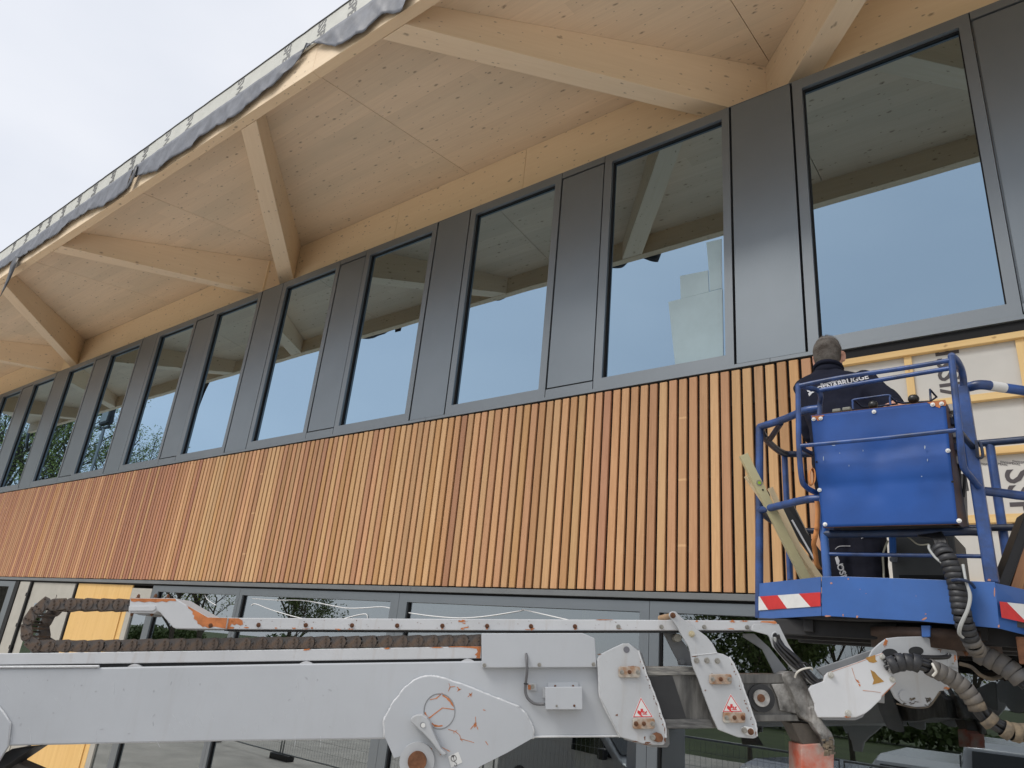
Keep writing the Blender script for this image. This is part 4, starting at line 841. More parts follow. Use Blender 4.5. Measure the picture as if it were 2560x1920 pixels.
def warn(tri, lab):
    PR('warning_sticker', [C3(*p) for p in tri], .0406, .0008, M_STICK, 0)
    cx = sum(p[0] for p in tri) / 3; cy = sum(p[1] for p in tri) / 3
    b = MB(); q = [(cx + (x - cx) * .93, cy + (y - cy) * .93) for x, y in tri]; q2 = [(cx + (x - cx) * .82, cy + (y - cy) * .82) for x, y in tri]
    for i in range(3):
        j = (i + 1) % 3; b.prism([onB(*C3(*p), .0412) for p in (q[i], q[j], q2[j], q2[i])], -NB * .0006)
    LP(b.build('warning_border', M_RED))
    b = MB()
    for pl in (((-38, 18), (-34, -8), (-8, 8), (-6, 38), (10, 50), (-2, 56), (-22, 34)), ((-12, -20), (6, -20), (6, 18), (-12, 10)), ((8, 0), (16, 2), (18, 22), (10, 24)), ((22, 10), (34, 0), (38, 8), (28, 24), (20, 22)), ((-6, 26), (36, 26), (40, 33), (8, 33))):
        b.prism([onB(*C3(cx + x * .95, cy + y * .8 + 2), .0414) for x, y in pl], -NB * .0006)
    tag(LP(b.build('crush_hazard_symbol', M_RED)), kind='stuff')
warn(((1170, 704), (1262, 855), (1109, 856)), 0); warn(((1824, 682), (1912, 815), (1762, 816)), 0)
c = Chips(31)
for x, y, rx, ry in ((997, 838, 4, 3), (1640, 658, 2, 2), (1215, 1040, 8, 2), (1130, 1030, 8, 1.5), (1345, 1020, 2, 8), (1200, 1000, 2, 6), (870, 395, 6, 1.5), (1770, 830, 2, 8), (1560, 410, 7, 1.2), (1100, 484, 12, 2), (1690, 545, 4, 3), (1215, 1050, 12, 1.5), (1345, 950, 1.5, 9), (2008, 970, 1.5, 6)): c.blot(*C3(x, y), rx, ry, .0408, 0, .6)
for k in range(40):
    t = c.r.random(); e = [(1150, 368), (1345, 920)] if k % 2 else [(1840, 460), (2010, 950)]
    c.blot(*C3(e[0][0] + (e[1][0] - e[0][0]) * t - c.r.uniform(2, 12), e[0][1] + (e[1][1] - e[0][1]) * t), c.r.uniform(.6, 2.2), c.r.uniform(.6, 2.5), .0408, 0, .6, 9)
c.done('rust_spot', M_RUST)
# --- inner boom (greasy) and its end
PR('inner_boom', [C3(1150, 486), C3(1560, 486), Dd(140, 975), Dd(460, 975), Dd(545, 1040), Dd(575, 1320), Dd(250, 1320), C3(1700, 935), C3(1190, 935)], -.02, .2, M_GREASE, .004)
PR('wear_strip', [C3(1205, 486), C3(1600, 484), C3(1610, 545), C3(1225, 548)], -.012, .008, pmat('scraped_edge', (.30, .29, .26), rough=.5, col2=(.07, .07, .07), vscale=12, stretch=(1, 1, 8)), .001)
PR('wear_strip', [C3(1330, 865), C3(1680, 870), C3(1700, 932), C3(1345, 930)], -.012, .008, pmat('scraped_low', (.16, .16, .155), rough=.45, col2=(.05, .05, .05), vscale=12, stretch=(1, 1, 8)), .001)
PR('painted_number_patch', [C3(1225, 560), C3(1400, 552), C3(1500, 858), C3(1340, 862)], -.0118, .001, M_DGREY, 0)
PR('wear_strip', [Dd(140, 978), Dd(455, 978), Dd(475, 1040), Dd(150, 1045)], -.010, .01, M_GREASE, .002)
PR('wear_strip', [Dd(245, 1270), Dd(560, 1270), Dd(575, 1318), Dd(250, 1318)], -.010, .01, M_GREASE, .002)
hb = Dd(297, 1150)
b = MB(); b.cyl(onB(*hb, -.018), NB * .012, .053, 30); LP(b.build('greasy_disc', M_DGREY, bevel=.003)); b = MB(); b.cyl(onB(*hb, -.008), NB * .014, .032, 26); LP(b.build('pin_washer', M_FILTH, bevel=.003)); b = MB(); b.cyl(onB(*hb, .006), NB * .006, .015, 20); LP(b.build('pin_centre', M_RUST, bevel=.002))
PR('flaking_panel', [Dd(375, 1048), Dd(470, 1045), Dd(520, 1150), Dd(560, 1265), Dd(440, 1240), Dd(420, 1150)], -.006, .008, M_FILTH, .002)
b = MB(); b.prism([onB(*Dd(*p), .03) for p in ((470, 985), (520, 955), (600, 965), (645, 1060), (700, 1190), (745, 1310), (700, 1330), (660, 1330), (590, 1290), (545, 1160), (500, 1060))], -NB * .16); LP(b.build('end_casting', M_FILTH, bevel=.008))
b = MB(); b.prism([onB(*Dd(*p), .035) for p in ((640, 1215), (690, 1200), (730, 1290), (770, 1350), (815, 1400), (838, 1460), (836, 1540), (800, 1560), (760, 1500), (735, 1430), (690, 1370), (650, 1290))], -NB * .05); LP(b.build('end_casting_arm', M_FILTH, bevel=.008))
c2 = MB(); fr_ = random.Random(6)
for k in range(26):
    P = onB(*Dd(fr_.uniform(755, 832), fr_.uniform(1440, 1560)), .04); c2.obox(P, (fr_.uniform(.003, .008), .002, .001), (0, fr_.uniform(.003, .008), 0), (.001, 0, fr_.uniform(.003, .007)))
o = c2.build('dried_mud', M_MUD); o['kind'] = 'stuff'; LP(o)
PR('support_leg', [Dd(520, 1330), Dd(700, 1335), Dd(740, 1430), Dd(760, 1500), Dd(600, 1490), Dd(565, 1430)], -.01, .12, pmat('oily_brown', (.09, .075, .06), rough=.5, var=.5, vscale=12), .004)
PR('support_leg', [Dd(590, 1490), Dd(740, 1480), Dd(800, 1560), Dd(832, 1545), Dd(828, 1760), Dd(595, 1760)], .0, .14, M_REDW, .004)
# --- knuckle cover and rotator bracket under the cage
OB = .07
PR('rotator_bracket', [Dd(*p) for p in ((1110, 800), (1165, 750), (1215, 715), (1300, 705), (1480, 700), (1680, 760), (1725, 820), (1740, 1000), (1660, 1090), (1600, 1100), (1560, 1160), (1515, 1212), (1420, 1217), (1330, 1195), (1275, 1150), (1240, 1080), (1150, 1060), (1060, 900))], .02, .012, M_PLATE, .003)
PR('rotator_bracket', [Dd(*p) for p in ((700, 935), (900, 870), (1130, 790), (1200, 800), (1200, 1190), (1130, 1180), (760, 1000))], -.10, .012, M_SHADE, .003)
PR('bracket_opening', [Dd(1427 + 55 * math.cos(2 * PI * k / 20), 808 + 33 * math.sin(2 * PI * k / 20)) for k in range(20)], .0208, .001, M_DGREY, 0)
PR('bracket_opening', [Dd(1235 + 62 * math.cos(2 * PI * k / 20), 835 + 45 * math.sin(2 * PI * k / 20)) for k in range(20)], .0208, .001, M_DGREY, 0)
b = MB(); b.cyl(onB(*Dd(1335, 1135), .02), NB * .008, .020, 24); LP(b.build('bracket_pin', M_PLATE, bevel=.002))
b = MB(); b.tube(spl([onB(*Dd(*p), .02) for p in ((1285, 1190), (1340, 1205), (1420, 1220), (1515, 1213), (1560, 1165), (1600, 1105))], 5), .0035, 6); LP(b.build('weld_seam', M_MUD))
bolt(*Dd(1683, 900), .02, .008); 
PR('bracket_flange', [Dd(*p) for p in ((1660, 820), (1725, 835), (1735, 930), (1675, 920))], .03, .012, M_PLATE, .002)
b = MB(); cpt = [Dd(*p) for p in ((645, 1085), (665, 1060), (755, 1028), (762, 990), (785, 965), (1000, 890), (1185, 820), (1215, 860), (1282, 1035), (1180, 1135), (1172, 1160), (1100, 1230), (1060, 1262), (990, 1292), (715, 1292), (692, 1240), (690, 1195))]
b.prism([onB(x, y, OB) for x, y in cpt], -NB * .012); LP(b.build('knuckle_cover', pmat('cover_paint', (.62, .63, .645), rough=.38, var=.06, vscale=5, streak=.3, streakcol=(.4, .34, .28), bump=.25, bscale=4, coat=.2, fine=.25), bevel=.003))
b = MB(); b.prism([onB(*Dd(*p), OB - .012) for p in ((720, 1285), (990, 1285), (1060, 1255), (1040, 1290), (985, 1312), (760, 1310))], -NB * .05); LP(b.build('cover_lower_edge', M_SHADE, bevel=.002))
for x, y, r_ in ((806, 982, .0095), (1180, 852, .009), (1253, 1013, .009), (931, 1260, .0095)): bolt(*Dd(x, y), OB, r_, pmat('pale_bolt', (.60, .59, .54), rough=.45, var=.3, vscale=50))
c = Chips(44)
M_OCH = pmat('ochre_undercoat', (.42, .23, .05), rough=.6, var=.3, vscale=25)
c.poly([Dd(*p) for p in ((1058, 858), (1130, 835), (1132, 870), (1145, 885), (1115, 895), (1085, 888), (1070, 870))], OB + .0009); c.poly([Dd(*p) for p in ((1095, 945), (1125, 960), (1150, 990), (1195, 1030), (1160, 1040), (1110, 1052), (1120, 1020), (1108, 990))], OB + .0009)
c.done('paint_chip', M_OCH)
c = Chips(45)
c.blot(*Dd(1000, 1028), 7, 3, OB + .001, .8, .6); c.blot(*Dd(1015, 1055), 4, 2, OB + .001, 1.2, .6); c.crack([Dd(*p) for p in ((960, 930), (985, 1010), (1000, 1030))], .5, OB + .001); c.crack([Dd(*p) for p in ((1040, 1095), (1100, 1100), (1170, 1110))], .7, OB + .001); c.blot(*Dd(925, 1285), 7, 4, OB + .001, 0, .6)
c.crack([Dd(*p) for p in ((785, 968), (1000, 893), (1185, 823))], .7, OB + .001); c.crack([Dd(*p) for p in ((1280, 1038), (1180, 1138))], .9, OB + .001)
c.blot(*Dd(1205, 750), 6, 9, .0215, .3, .6); c.blot(*Dd(1710, 860), 3, 8, .031, 0, .6); c.blot(*Dd(1650, 1078), 8, 3, .0215, .2, .6)
c.done('rust_spot', M_PRIMER)
c = Chips(46)
for k in range(16): c.blot(*Dd(c.r.uniform(1330, 1540), c.r.uniform(1150, 1205)), c.r.uniform(2, 8), c.r.uniform(1, 4), .0213, c.r.uniform(-.4, .4), .6)
c.done('mud_splash', M_MUD)
# slewing ring and underside of the cage
zk = 3.295
ctr = Vector((-.60, 3.78, zk - .02))
b = MB(); b.lathe(ctr, (0, 0, -1), [(.01, 0), (.27, 0), (.27, .035), (.25, .04), (.25, .075), (.2, .08), (.01, .081)], 40); LP(b.build('slewing_ring', pmat('rust_brown_ring', (.09, .055, .04), rough=.7, var=.5, vscale=14, bump=.3, bscale=30)))
b = MB()
for k in range(14):
    a = 2 * PI * k / 14; b.hexbolt(ctr + Vector((.225 * math.cos(a), .225 * math.sin(a), -.08)), (0, 0, -1), .009, .01)
tag(LP(b.build('ring_bolt', M_RUST)), kind='stuff')
def LB(name, a, b_, m=None, bevel=.003): q = MB(); q.box(a, b_); return LP(q.build(name, m or M_UND, bevel=bevel))
M_UND = pmat('underside_dark', (.028, .027, .028), rough=.7, var=.4, vscale=6)
M_FLOOR = pmat('floor_plate', (.06, .06, .065), rough=.6, var=.4, vscale=8)
q = MB(); q.prism([(-1.34, 3.78, zk), (-.955, 3.52, zk), (-.33, 3.52, zk), (.12, 3.80, zk), (.12, 4.42, zk), (-1.34, 4.36, zk)], (0, 0, .03)); LP(q.build('cage_floor', M_FLOOR))
for y in (3.62, 3.92, 4.22): LB('floor_beam', (-1.32, y, zk - .07), (.10, y + .05, zk - .001))
for x in (-1.1, -.75, -.42, -.05): LB('floor_beam', (x, 3.60, zk - .055), (x + .045, 4.34, zk - .002))
q = MB(); q.prism([onY(x, y, 3.5) for x, y in (Dd(1462, 620), Dd(1530, 620), Dd(1530, 705), Dd(1468, 708))], (0, .04, 0)); 
M_BLUE = pmat('blue_paint', (.035, .125, .40), rough=.35, var=.18, vscale=5, bump=.06, bscale=7, coat=.35, streak=.12, streakcol=(.06, .10, .2), fine=.04)
M_BLUEB = pmat('box_blue_paint', (.013, .080, .33), rough=.58, var=.3, vscale=3, bump=.16, bscale=3.5, coat=.0, spec=.4, fine=.05)
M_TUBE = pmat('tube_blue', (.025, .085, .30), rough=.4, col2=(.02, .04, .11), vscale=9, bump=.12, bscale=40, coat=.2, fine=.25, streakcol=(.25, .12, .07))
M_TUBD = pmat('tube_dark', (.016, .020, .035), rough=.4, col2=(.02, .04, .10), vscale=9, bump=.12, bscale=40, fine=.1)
LP(q.build('blue_lug', M_BLUE, bevel=.003))
# ---------------------------------------------------------------- work cage
def TB_(name, pts, r_, m=None, n=6, smooth=True, par=None, seg=12):
    q = MB(); q.tube(spl(pts, n) if (smooth and len(pts) > 2) else pts, r_, seg); return LP(q.build(name, m or M_TUBE), par)
Yk = 3.47; ZT = 4.312; ZM = 3.85
# kick plates
def kick(name, px, Ys, th=.004):
    pts = [onY(x, y, Yv) for (x, y), Yv in zip(px, Ys)]
    n = (pts[1] - pts[0]).cross(pts[-1] - pts[0]).normalized()
    if n.y < 0: n = -n
    q = MB(); q.prism(pts, n * th); return LP(q.build(name, M_BLUE, bevel=.001))
kc = kick('kick_plate', [(2055, 1539.5), (2054, 1442), (2100, 1441), (2280, 1447), (2487, 1455), (2499, 1571), (2300, 1553)], [Yk] * 7)
kl = kick('kick_plate', [(1898, 1548), (1898, 1458.5), (2051, 1442), (2053, 1539.5)], [3.74, 3.74, Yk + .002, Yk + .002])
krr = kick('kick_plate', [(2498, 1571), (2488.5, 1457), (2640, 1492), (2660, 1612)], [Yk + .002, Yk + .002, 3.78, 3.78])
# striped marker boards on the chamfer plates
def stripe(pp, Ys, cuts, nm):
    """pp: TL,TR,BR,BL px; cuts: list of (t_top0,t_top1,t_bot0,t_bot1,mat)"""
    P = [onY(x, y, Yv) for (x, y), Yv in zip(pp, Ys)]; n = (P[1] - P[0]).cross(P[3] - P[0]).normalized()
    if n.y > 0: n = -n
    par = None
    for a0, a1, b0_, b1_, mm in cuts:
        q = MB(); pts = [P[0].lerp(P[1], a0), P[0].lerp(P[1], a1), P[3].lerp(P[2], b1_), P[3].lerp(P[2], b0_)]
        if abs(a0 - a1) < 1e-3: pts = pts[1:]
        if abs(b0_ - b1_) < 1e-3: pts = pts[:-1]
        q.prism([p + n * .0022 for p in pts], -n * .001); LP(q.build(nm, mm))
M_SRED = pmat('reflective_red', (.62, .03, .03), rough=.4, var=.15, vscale=20); M_SWH = pmat('reflective_white', (.74, .74, .72), rough=.45, var=.12, vscale=15, fine=.3, streakcol=(.3, .28, .26))
stripe([Dd(283, 412), Dd(732, 380), Dd(734, 482), Dd(283, 512)], [3.735, Yk, Yk, 3.735], [(0, 0.02, 0, .17, M_SWH), (.02, .335, .17, .49, M_SRED), (.335, .68, .49, .855, M_SWH), (.68, 1, .855, 1, M_SRED)], 'marker_stripe')
stripe([Dd(2032, 448), Dd(2430, 490), Dd(2440, 650), Dd(2048, 565)], [Yk, 3.68, 3.68, Yk], [(0, .13, 0, .47, M_SRED), (.13, .50, .47, .85, M_SWH), (.5, 1, .85, 1, M_SRED)], 'marker_stripe')
# chips on the kick plates
q = MB(); cr_ = random.Random(2)
def kchip(x, y, rx, ry, ang=0, Yv=None, n=10):
    Yv = Yv or Yk; pts = []
    for k in range(n):
        a = 2 * PI * k / n; s_ = .6 + cr_.random() * .6; px, py = rx * s_ * math.cos(a), ry * s_ * math.sin(a)
        pts.append(onY(x + px * math.cos(ang) - py * math.sin(ang), y + px * math.sin(ang) + py * math.cos(ang), Yv - .0012))
    q.prism(pts, (0, .001, 0))
for x, y, rx, ry, a in ((2078, 1458, 2.5, 3, 0), (2121, 1447.5, 2, 2.5, 0), (2108, 1538, 2, 4, 0), (2143, 1542, 3, 3, 0), (2069, 1540, 8, 2, 0), (2311, 1547, 7, 2.5, -.5), (2314, 1535, 2.5, 1.5, 0), (2486, 1480, 1.5, 14, 0), (2497, 1565, 3, 4, 0), (2473, 1450, 5, 3, .2), (2290, 1490, 1, 1, 0), (2150, 1473, 1, 1, 0), (2165, 1484, 1, 1, 0)): kchip(x, y, rx, ry, a)
o = q.build('paint_chip', pmat('salmon_primer', (.55, .25, .17), rough=.6, var=.3, vscale=40)); o['kind'] = 'stuff'; LP(o)
# posts and rails
BL_ = onZ(1961.5, 1136.6, ZT); BR_ = Vector((-.05, 4.44, ZT)); OL = onY(1899, 1069, 3.76); OL.z = ZT
P3 = lambda x, y, z: Vector((x, y, z))
TB_('corner_post', [onY(1898, 1545, 3.76), onY(1899, 1069, 3.76)], .0205)
TB_('corner_post', [P3(-1.378, 4.318, zk), P3(-1.378, 4.318, ZT)], .018)
FLp = P3(-.972, 3.56, ZT)
TB_('top_rail', [OL, onZ(1960, 1048, ZT), onZ(2010, 1027, ZT), onZ(2047, 1021, ZT)], .0195, M_TUBE)
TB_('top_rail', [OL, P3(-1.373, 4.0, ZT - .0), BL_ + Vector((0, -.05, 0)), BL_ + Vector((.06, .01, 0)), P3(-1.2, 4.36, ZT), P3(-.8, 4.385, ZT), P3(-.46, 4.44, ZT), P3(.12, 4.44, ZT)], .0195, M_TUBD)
TB_('rail_brace', [onZ(1952, 1058, ZT - .01), onZ(1925, 1098, ZT - .02)], .015, M_TUBD)
TB_('mid_rail', [onZ(1898, 1276, ZM), onZ(1950, 1264, ZM), onZ(2010, 1250, ZM), onZ(2052, 1246, ZM)], .019, M_TUBE)
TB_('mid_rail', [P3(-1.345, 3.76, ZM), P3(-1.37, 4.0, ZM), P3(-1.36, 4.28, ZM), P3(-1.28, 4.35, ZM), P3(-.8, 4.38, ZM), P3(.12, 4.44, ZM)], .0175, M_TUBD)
TB_('cage_post', [onY(2047, 1037, 3.52), onY(2052, 1100, 3.52)], .018)
TB_('cage_post', [onY(2069, 1455, 3.50), onY(2060, 1330, 3.50), onY(2058, 1250, 3.50)], .019, M_BLUE)
# thick right post (square tube)
q = MB(); a_ = onY(2481, 1458, 3.50); b2_ = onY(2405, 968, 3.50); ax_ = (b2_ - a_) / 2; c_ = (a_ + b2_) / 2; q.obox(c_, (.024, 0, 0), (0, .024, 0), ax_); LP(q.build('square_post', M_TUBE, bevel=.006))
TB_('top_rail', [onZ(2393, 974, ZT), onZ(2420, 968, ZT), onZ(2455, 962, ZT), onZ(2511, 970, ZT), onZ(2560, 977, ZT), P3(-.02, 3.80, ZT), P3(.10, 4.0, ZT), P3(.12, 4.43, ZT)], .0215, M_TUBE)
q = MB(); q.tube([onZ(2474, 964, ZT), onZ(2511, 970, ZT)], .0222, 12); LP(q.build('worn_tape', M_SWH))
TB_('mid_rail', [onZ(2440, 1226, ZM), onZ(2500, 1232, ZM), onZ(2560, 1240, ZM), P3(-.02, 3.85, ZM), P3(.10, 4.0, ZM), P3(.12, 4.43, ZM)], .0195)
zl = onY(2070, 1337, 3.50).z
TB_('lower_rail', [onY(2060, 1335, 3.50), onY(2200, 1333, 3.50), onY(2310, 1331, 3.5), onY(2440, 1328, 3.50), onY(2462, 1340, 3.5)], .019, M_TUBD)
TB_('lower_rail', [onY(2069, 1385, 3.50), onY(2200, 1387, 3.5), onY(2462, 1391, 3.50)], .0085, M_TUBE)
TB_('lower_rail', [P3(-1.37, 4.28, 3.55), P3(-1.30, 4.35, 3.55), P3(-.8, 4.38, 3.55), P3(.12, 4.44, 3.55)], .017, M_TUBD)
TB_('corner_post', [P3(-.335, 4.45, zk), P3(-.335, 4.45, ZT)], .022)
TB_('corner_post', [P3(.12, 4.43, zk), P3(.12, 4.43, ZT)], .022)
q = MB(); q.lathe(P3(-.335, 4.45, 3.575), (0, 0, 1), [(.022, 0), (.045, .002), (.045, .012), (.022, .014)], 20); LP(q.build('post_collar', M_TUBD))
# guard frame in front of the control box
YC = 3.30
TB_('guard_frame', [onY(1995, 962, YC), onY(1996, 1040, YC), onY(1997.5, 1116, YC), onY(2004, 1195, YC + .02), onY(2016, 1218, YC + .07), onY(2040, 1232, 3.46)], .0125)
TB_('guard_frame', [onY(2378, 890, YC), onY(2388, 985, YC), onY(2398, 1075, YC), onY(2407, 1160, YC + .03), onY(2425, 1190, YC + .1), onY(2450, 1220, 3.49)], .0135)
TB_('guard_frame', [onY(1995, 965, YC), onY(2100, 944, YC), onY(2250, 922, YC), onY(2375, 901, YC)], .0105)
TB_('guard_frame', [onY(2043, 977, 3.45), onY(2200, 950, 3.45), onY(2398, 917, 3.43)], .0105)
TB_('guard_frame', [onY(1995, 963, YC), onY(2020, 969, 3.38), onY(2045, 977, 3.45), onY(2052, 991, 3.47), onY(2050, 1010, 3.5), onY(2049, 1038, 3.5)], .0125)
TB_('guard_frame', [onY(2378, 889, YC), onY(2392, 902, 3.36), onY(2402, 920, 3.43), onY(2408, 945, 3.48), onY(2409, 970, 3.5)], .0145)
TB_('guard_frame', [onY(1998, 1115, YC), onY(2200, 1096, YC), onY(2392, 1075, YC)], .0095)
TB_('guard_frame', [onY(2000, 1118, YC), onY(2030, 1135, 3.40)], .010, M_TUBD)
TB_('guard_frame', [onY(2400, 1080, YC), onY(2425, 1110, 3.45), onY(2440, 1125, 3.5)], .012, M_TUBD)
q = MB(); q.tube(spl([onY(x, y, 3.47) for x, y in ((2446, 1105), (2452, 1112), (2456, 1130), (2456, 1142), (2448, 1146))], 4), .006, 8); q.prism([onY(x, y, 3.46) for x, y in ((2436, 1100), (2444, 1100), (2448, 1145), (2440, 1142))], (0, .02, 0)); LP(q.build('latch_hook', M_TUBD))
# --- control box with dented front
YB0 = 3.40
TLb, TRb, BRb, BLb = [onY(x, y, YB0) for x, y in ((2027.6, 1039.5), (2362.7, 1001.3), (2394.8, 1309.4), (2058, 1318))]
nx_, nz_ = 44, 40; vs_ = []; fs_ = []; dr_ = random.Random(17)
dents = [(dr_.random(), dr_.uniform(.25, .75), dr_.uniform(.04, .12), dr_.uniform(-.006, .004)) for _ in range(14)] + [(.50, .40, .10, .012), (.42, .66, .12, .008), (.1, .65, .09, .009), (.72, .35, .06, .005)]
def prof_(t):
    # t=0 top, 1 bottom : outward bulge profile
    if t < .36: return .004 * t / .36
    if t < .47: return .004 + .010 * (t - .36) / .11
    if t < .60: return .014 + .003 * math.sin((t - .47) / .13 * PI)
    if t < .655: return .014 - .008 * (t - .60) / .055
    return .006 * (1 - (t - .655) / .345)
for j in range(nz_ + 1):
    t = j / nz_
    for i in range(nx_ + 1):
        s_ = i / nx_; P = TLb.lerp(TRb, s_).lerp(BLb.lerp(BRb, s_), t); d_ = prof_(t)
        for (a, b_, w_, h_) in dents: d_ -= h_ * math.exp(-((s_ - a) ** 2 + ((t - b_) * .8) ** 2) / (w_ * w_))
        vs_.append((P.x, P.y - d_ , P.z))
for j in range(nz_):
    for i in range(nx_): a = j * (nx_ + 1) + i; fs_.append((a, a + nx_ + 1, a + nx_ + 2, a + 1))
q = MB(); q.add(vs_, fs_, True); bx_ = q.build('control_box_front', M_BLUEB); md = bx_.modifiers.new('t', 'SOLIDIFY'); md.thickness = .003; md.offset = 1; LP(bx_)
q = MB(); dep = .17
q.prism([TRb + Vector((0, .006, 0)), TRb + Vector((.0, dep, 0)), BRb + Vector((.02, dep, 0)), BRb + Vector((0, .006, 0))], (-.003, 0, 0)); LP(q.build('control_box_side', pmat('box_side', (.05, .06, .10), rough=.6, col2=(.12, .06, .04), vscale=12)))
q = MB(); q.prism([TLb + Vector((0, .006, 0)), TLb + Vector((0, dep, 0)), BLb + Vector((0, dep, 0)), BLb + Vector((0, .006, 0))], (.003, 0, 0)); q2 = LP(q.build('control_box_side', M_BLUEB))
q = MB(); q.prism([TLb + Vector((0, .004, -.001)), TRb + Vector((0, .004, -.001)), TRb + Vector((0, dep, -.001)), TLb + Vector((0, dep, -.001))], (0, 0, -.003)); LP(q.build('control_box_top', M_RUST))
q = MB(); q.prism([BLb + Vector((.06, .03, 0.0)), BRb + Vector((-.03, .03, 0)), BRb + Vector((.01, dep, 0)), BLb + Vector((.05, dep, 0))], (0, 0, .004)); LP(q.build('control_box_bottom', M_UND))
def boxbolt(x, y, m=M_WBOLT, r_=.0062):
    q = MB(); q.cyl((0, 0, 0), (0, -.002, 0), r_ * 1.5, 14); q.lathe((0, -.002, 0), (0, -1, 0), [(r_, 0), (r_, .003), (r_ * .7, .0055), (.0003, .006)], 12); ob = q.build('box_bolt', m); ob.location = onY(x, y, YB0 - .022 if 1080 < y < 1200 else YB0 - .006); LP(ob)
for x, y in (E_(682, 722), E_(733, 716), E_(1121, 668), E_(1548, 616), E_(1612, 609), E_(1659, 951), E_(724, 1237), E_(765, 1487), E_(1740, 1461)): boxbolt(x, y)
for x, y in (E_(703, 1033), E_(1691, 1177)):
    q = MB(); q.cyl(onY(x, y, YB0 - .02), (0, -.001, 0), .005, 12); LP(q.build('bolt_hole', M_DARK))
q = MB()
for pl in (((668, 698), (760, 692), (745, 705), (740, 722), (712, 735), (700, 720), (668, 712)), ((1505, 600), (1640, 582), (1650, 608), (1640, 625), (1605, 622), (1600, 640), (1570, 630), (1560, 605), (1530, 610))):
    q.prism([onY(*E_(x, y), YB0 - .006) for x, y in pl], (0, .001, 0))
o = q.build('paint_chip', M_PRIMER); o['kind'] = 'stuff'; LP(o)
q = MB()
for x, y, rx, ry in ((1490, 925, 1.5, 7), (1510, 1020, 1.2, 4), (1467, 1138, 1.5, 2), (752, 1008, 1.2, 6), (938, 1060, .8, 3), (870, 968, 2, 1), (828, 912, 4, 1.2), (1040, 950, .6, 3)):
    kx, ky = E_(x, y); pts = [onY(kx + rx * (.5 + cr_.random() * .7) * math.cos(a), ky + ry * (.5 + cr_.random() * .7) * math.sin(a), YB0 - .0262) for a in [2 * PI * k / 9 for k in range(9)]]; q.prism(pts, (0, .001, 0))
o = q.build('scratch_mark', pmat('scratch', (.35, .42, .5), rough=.6)); o['kind'] = 'stuff'; LP(o)
q = MB(); q.tube([TLb + Vector((-.001, 0, .001)), TRb + Vector((.001, 0, .001))], .0022, 6); q.tube([BLb + Vector((0, 0, -.001)), BRb + Vector((0, 0, -.001))], .0018, 6); LP(q.build('box_edge', M_RUST))
# knobs, switches and hoops on top of the box
M_KNOB = pmat('black_knob', (.016, .016, .015), rough=.35, spec=.6)
for x, y, r_ in ((2183, 1013, .021), (2284, 998, .0235)):
    P = onY(x, y, 3.47); q = MB(); q.lathe((0, 0, -.02), (0, 0, 1), [(.006, -.03), (.006, .0), (r_ * .7, .003), (r_, .018), (r_ * .96, .028), (r_ * .7, .037), (.001, .041)], 20); ob = q.build('joystick_knob', M_KNOB); ob.location = P; LP(ob)
for x, y in ((2092, 1027), (2117, 1023)):
    P = onY(x, y, 3.46); q = MB(); q.box((-.019, -.01, -.009), (.019, .02, .009)); ob = q.build('toggle_switch', pmat('switch_grey', (.20, .20, .17), rough=.5), bevel=.005); ob.location = P; LP(ob)
YH = 3.46
TB_('guard_hoop', [onY(*E_(968, 650), YH), onY(*E_(966, 600), YH), onY(*E_(975, 580), YH), onY(*E_(1100, 562), YH), onY(*E_(1228, 546), YH), onY(*E_(1236, 570), YH), onY(*E_(1240, 618), YH)], .0048, M_TUBE, 3)
TB_('guard_hoop', [onY(*E_(975, 582), YH), onY(*E_(1030, 632), YH + .06), onY(*E_(1150, 628), YH + .07), onY(*E_(1290, 610), YH + .07), onY(*E_(1230, 548), YH)], .0045, M_TUBD, 3, False)
TB_('guard_hoop', [onY(*E_(1228, 548), YH), onY(*E_(1280, 595), YH + .03), onY(*E_(1330, 605), YH + .06), onY(*E_(1530, 592), YH + .06), onY(*E_(1576, 560), YH + .05), onY(*E_(1528, 506), YH), onY(*E_(1533, 585), YH)], .0048, M_TUBD, 3, False)
# cable clutter at the right flank of the box
for k in range(5):
    q = MB(); y_ = 640 + k * 95; q.box((-.018, -.012, -.016), (.02, .03, .016)); ob = q.build('valve_block', M_TUBD if k % 2 else pmat('alu_bracket', (.35, .34, .33), rough=.5, metal=.4), bevel=.002); ob.location = onY(*E_(1700 + k * 14, y_), 3.52); LP(ob)
TB_('flank_cable', [onY(*E_(1735, 650), 3.53), onY(*E_(1705, 700), 3.51), onY(*E_(1720, 820), 3.53), onY(*E_(1745, 1000), 3.52), onY(*E_(1740, 1200), 3.55), onY(*E_(1775, 1400), 3.55)], .007, M_HOSE)
TB_('flank_cable', [onY(*E_(1700, 640), 3.56), onY(*E_(1760, 740), 3.55), onY(*E_(1730, 900), 3.56), onY(*E_(1780, 1100), 3.55), onY(*E_(1770, 1290), 3.55)], .006, M_HOSE)
q = MB(); q.prism([onY(*E_(x, y), 3.55) for x, y in ((1745, 1120), (1790, 1118), (1812, 1240), (1795, 1245), (1805, 1480), (1785, 1480), (1765, 1280))], (0, .004, 0)); LP(q.build('flank_plate', pmat('bare_alu', (.42, .40, .38), rough=.5, metal=.3, var=.2, vscale=10)))
q = MB(); q.prism([onY(*E_(x, y), 3.57) for x, y in ((1690, 1490), (1750, 1480), (1812, 1515), (1780, 1520))], (0, .1, 0)); LP(q.build('box_corner_bracket', M_RUST))
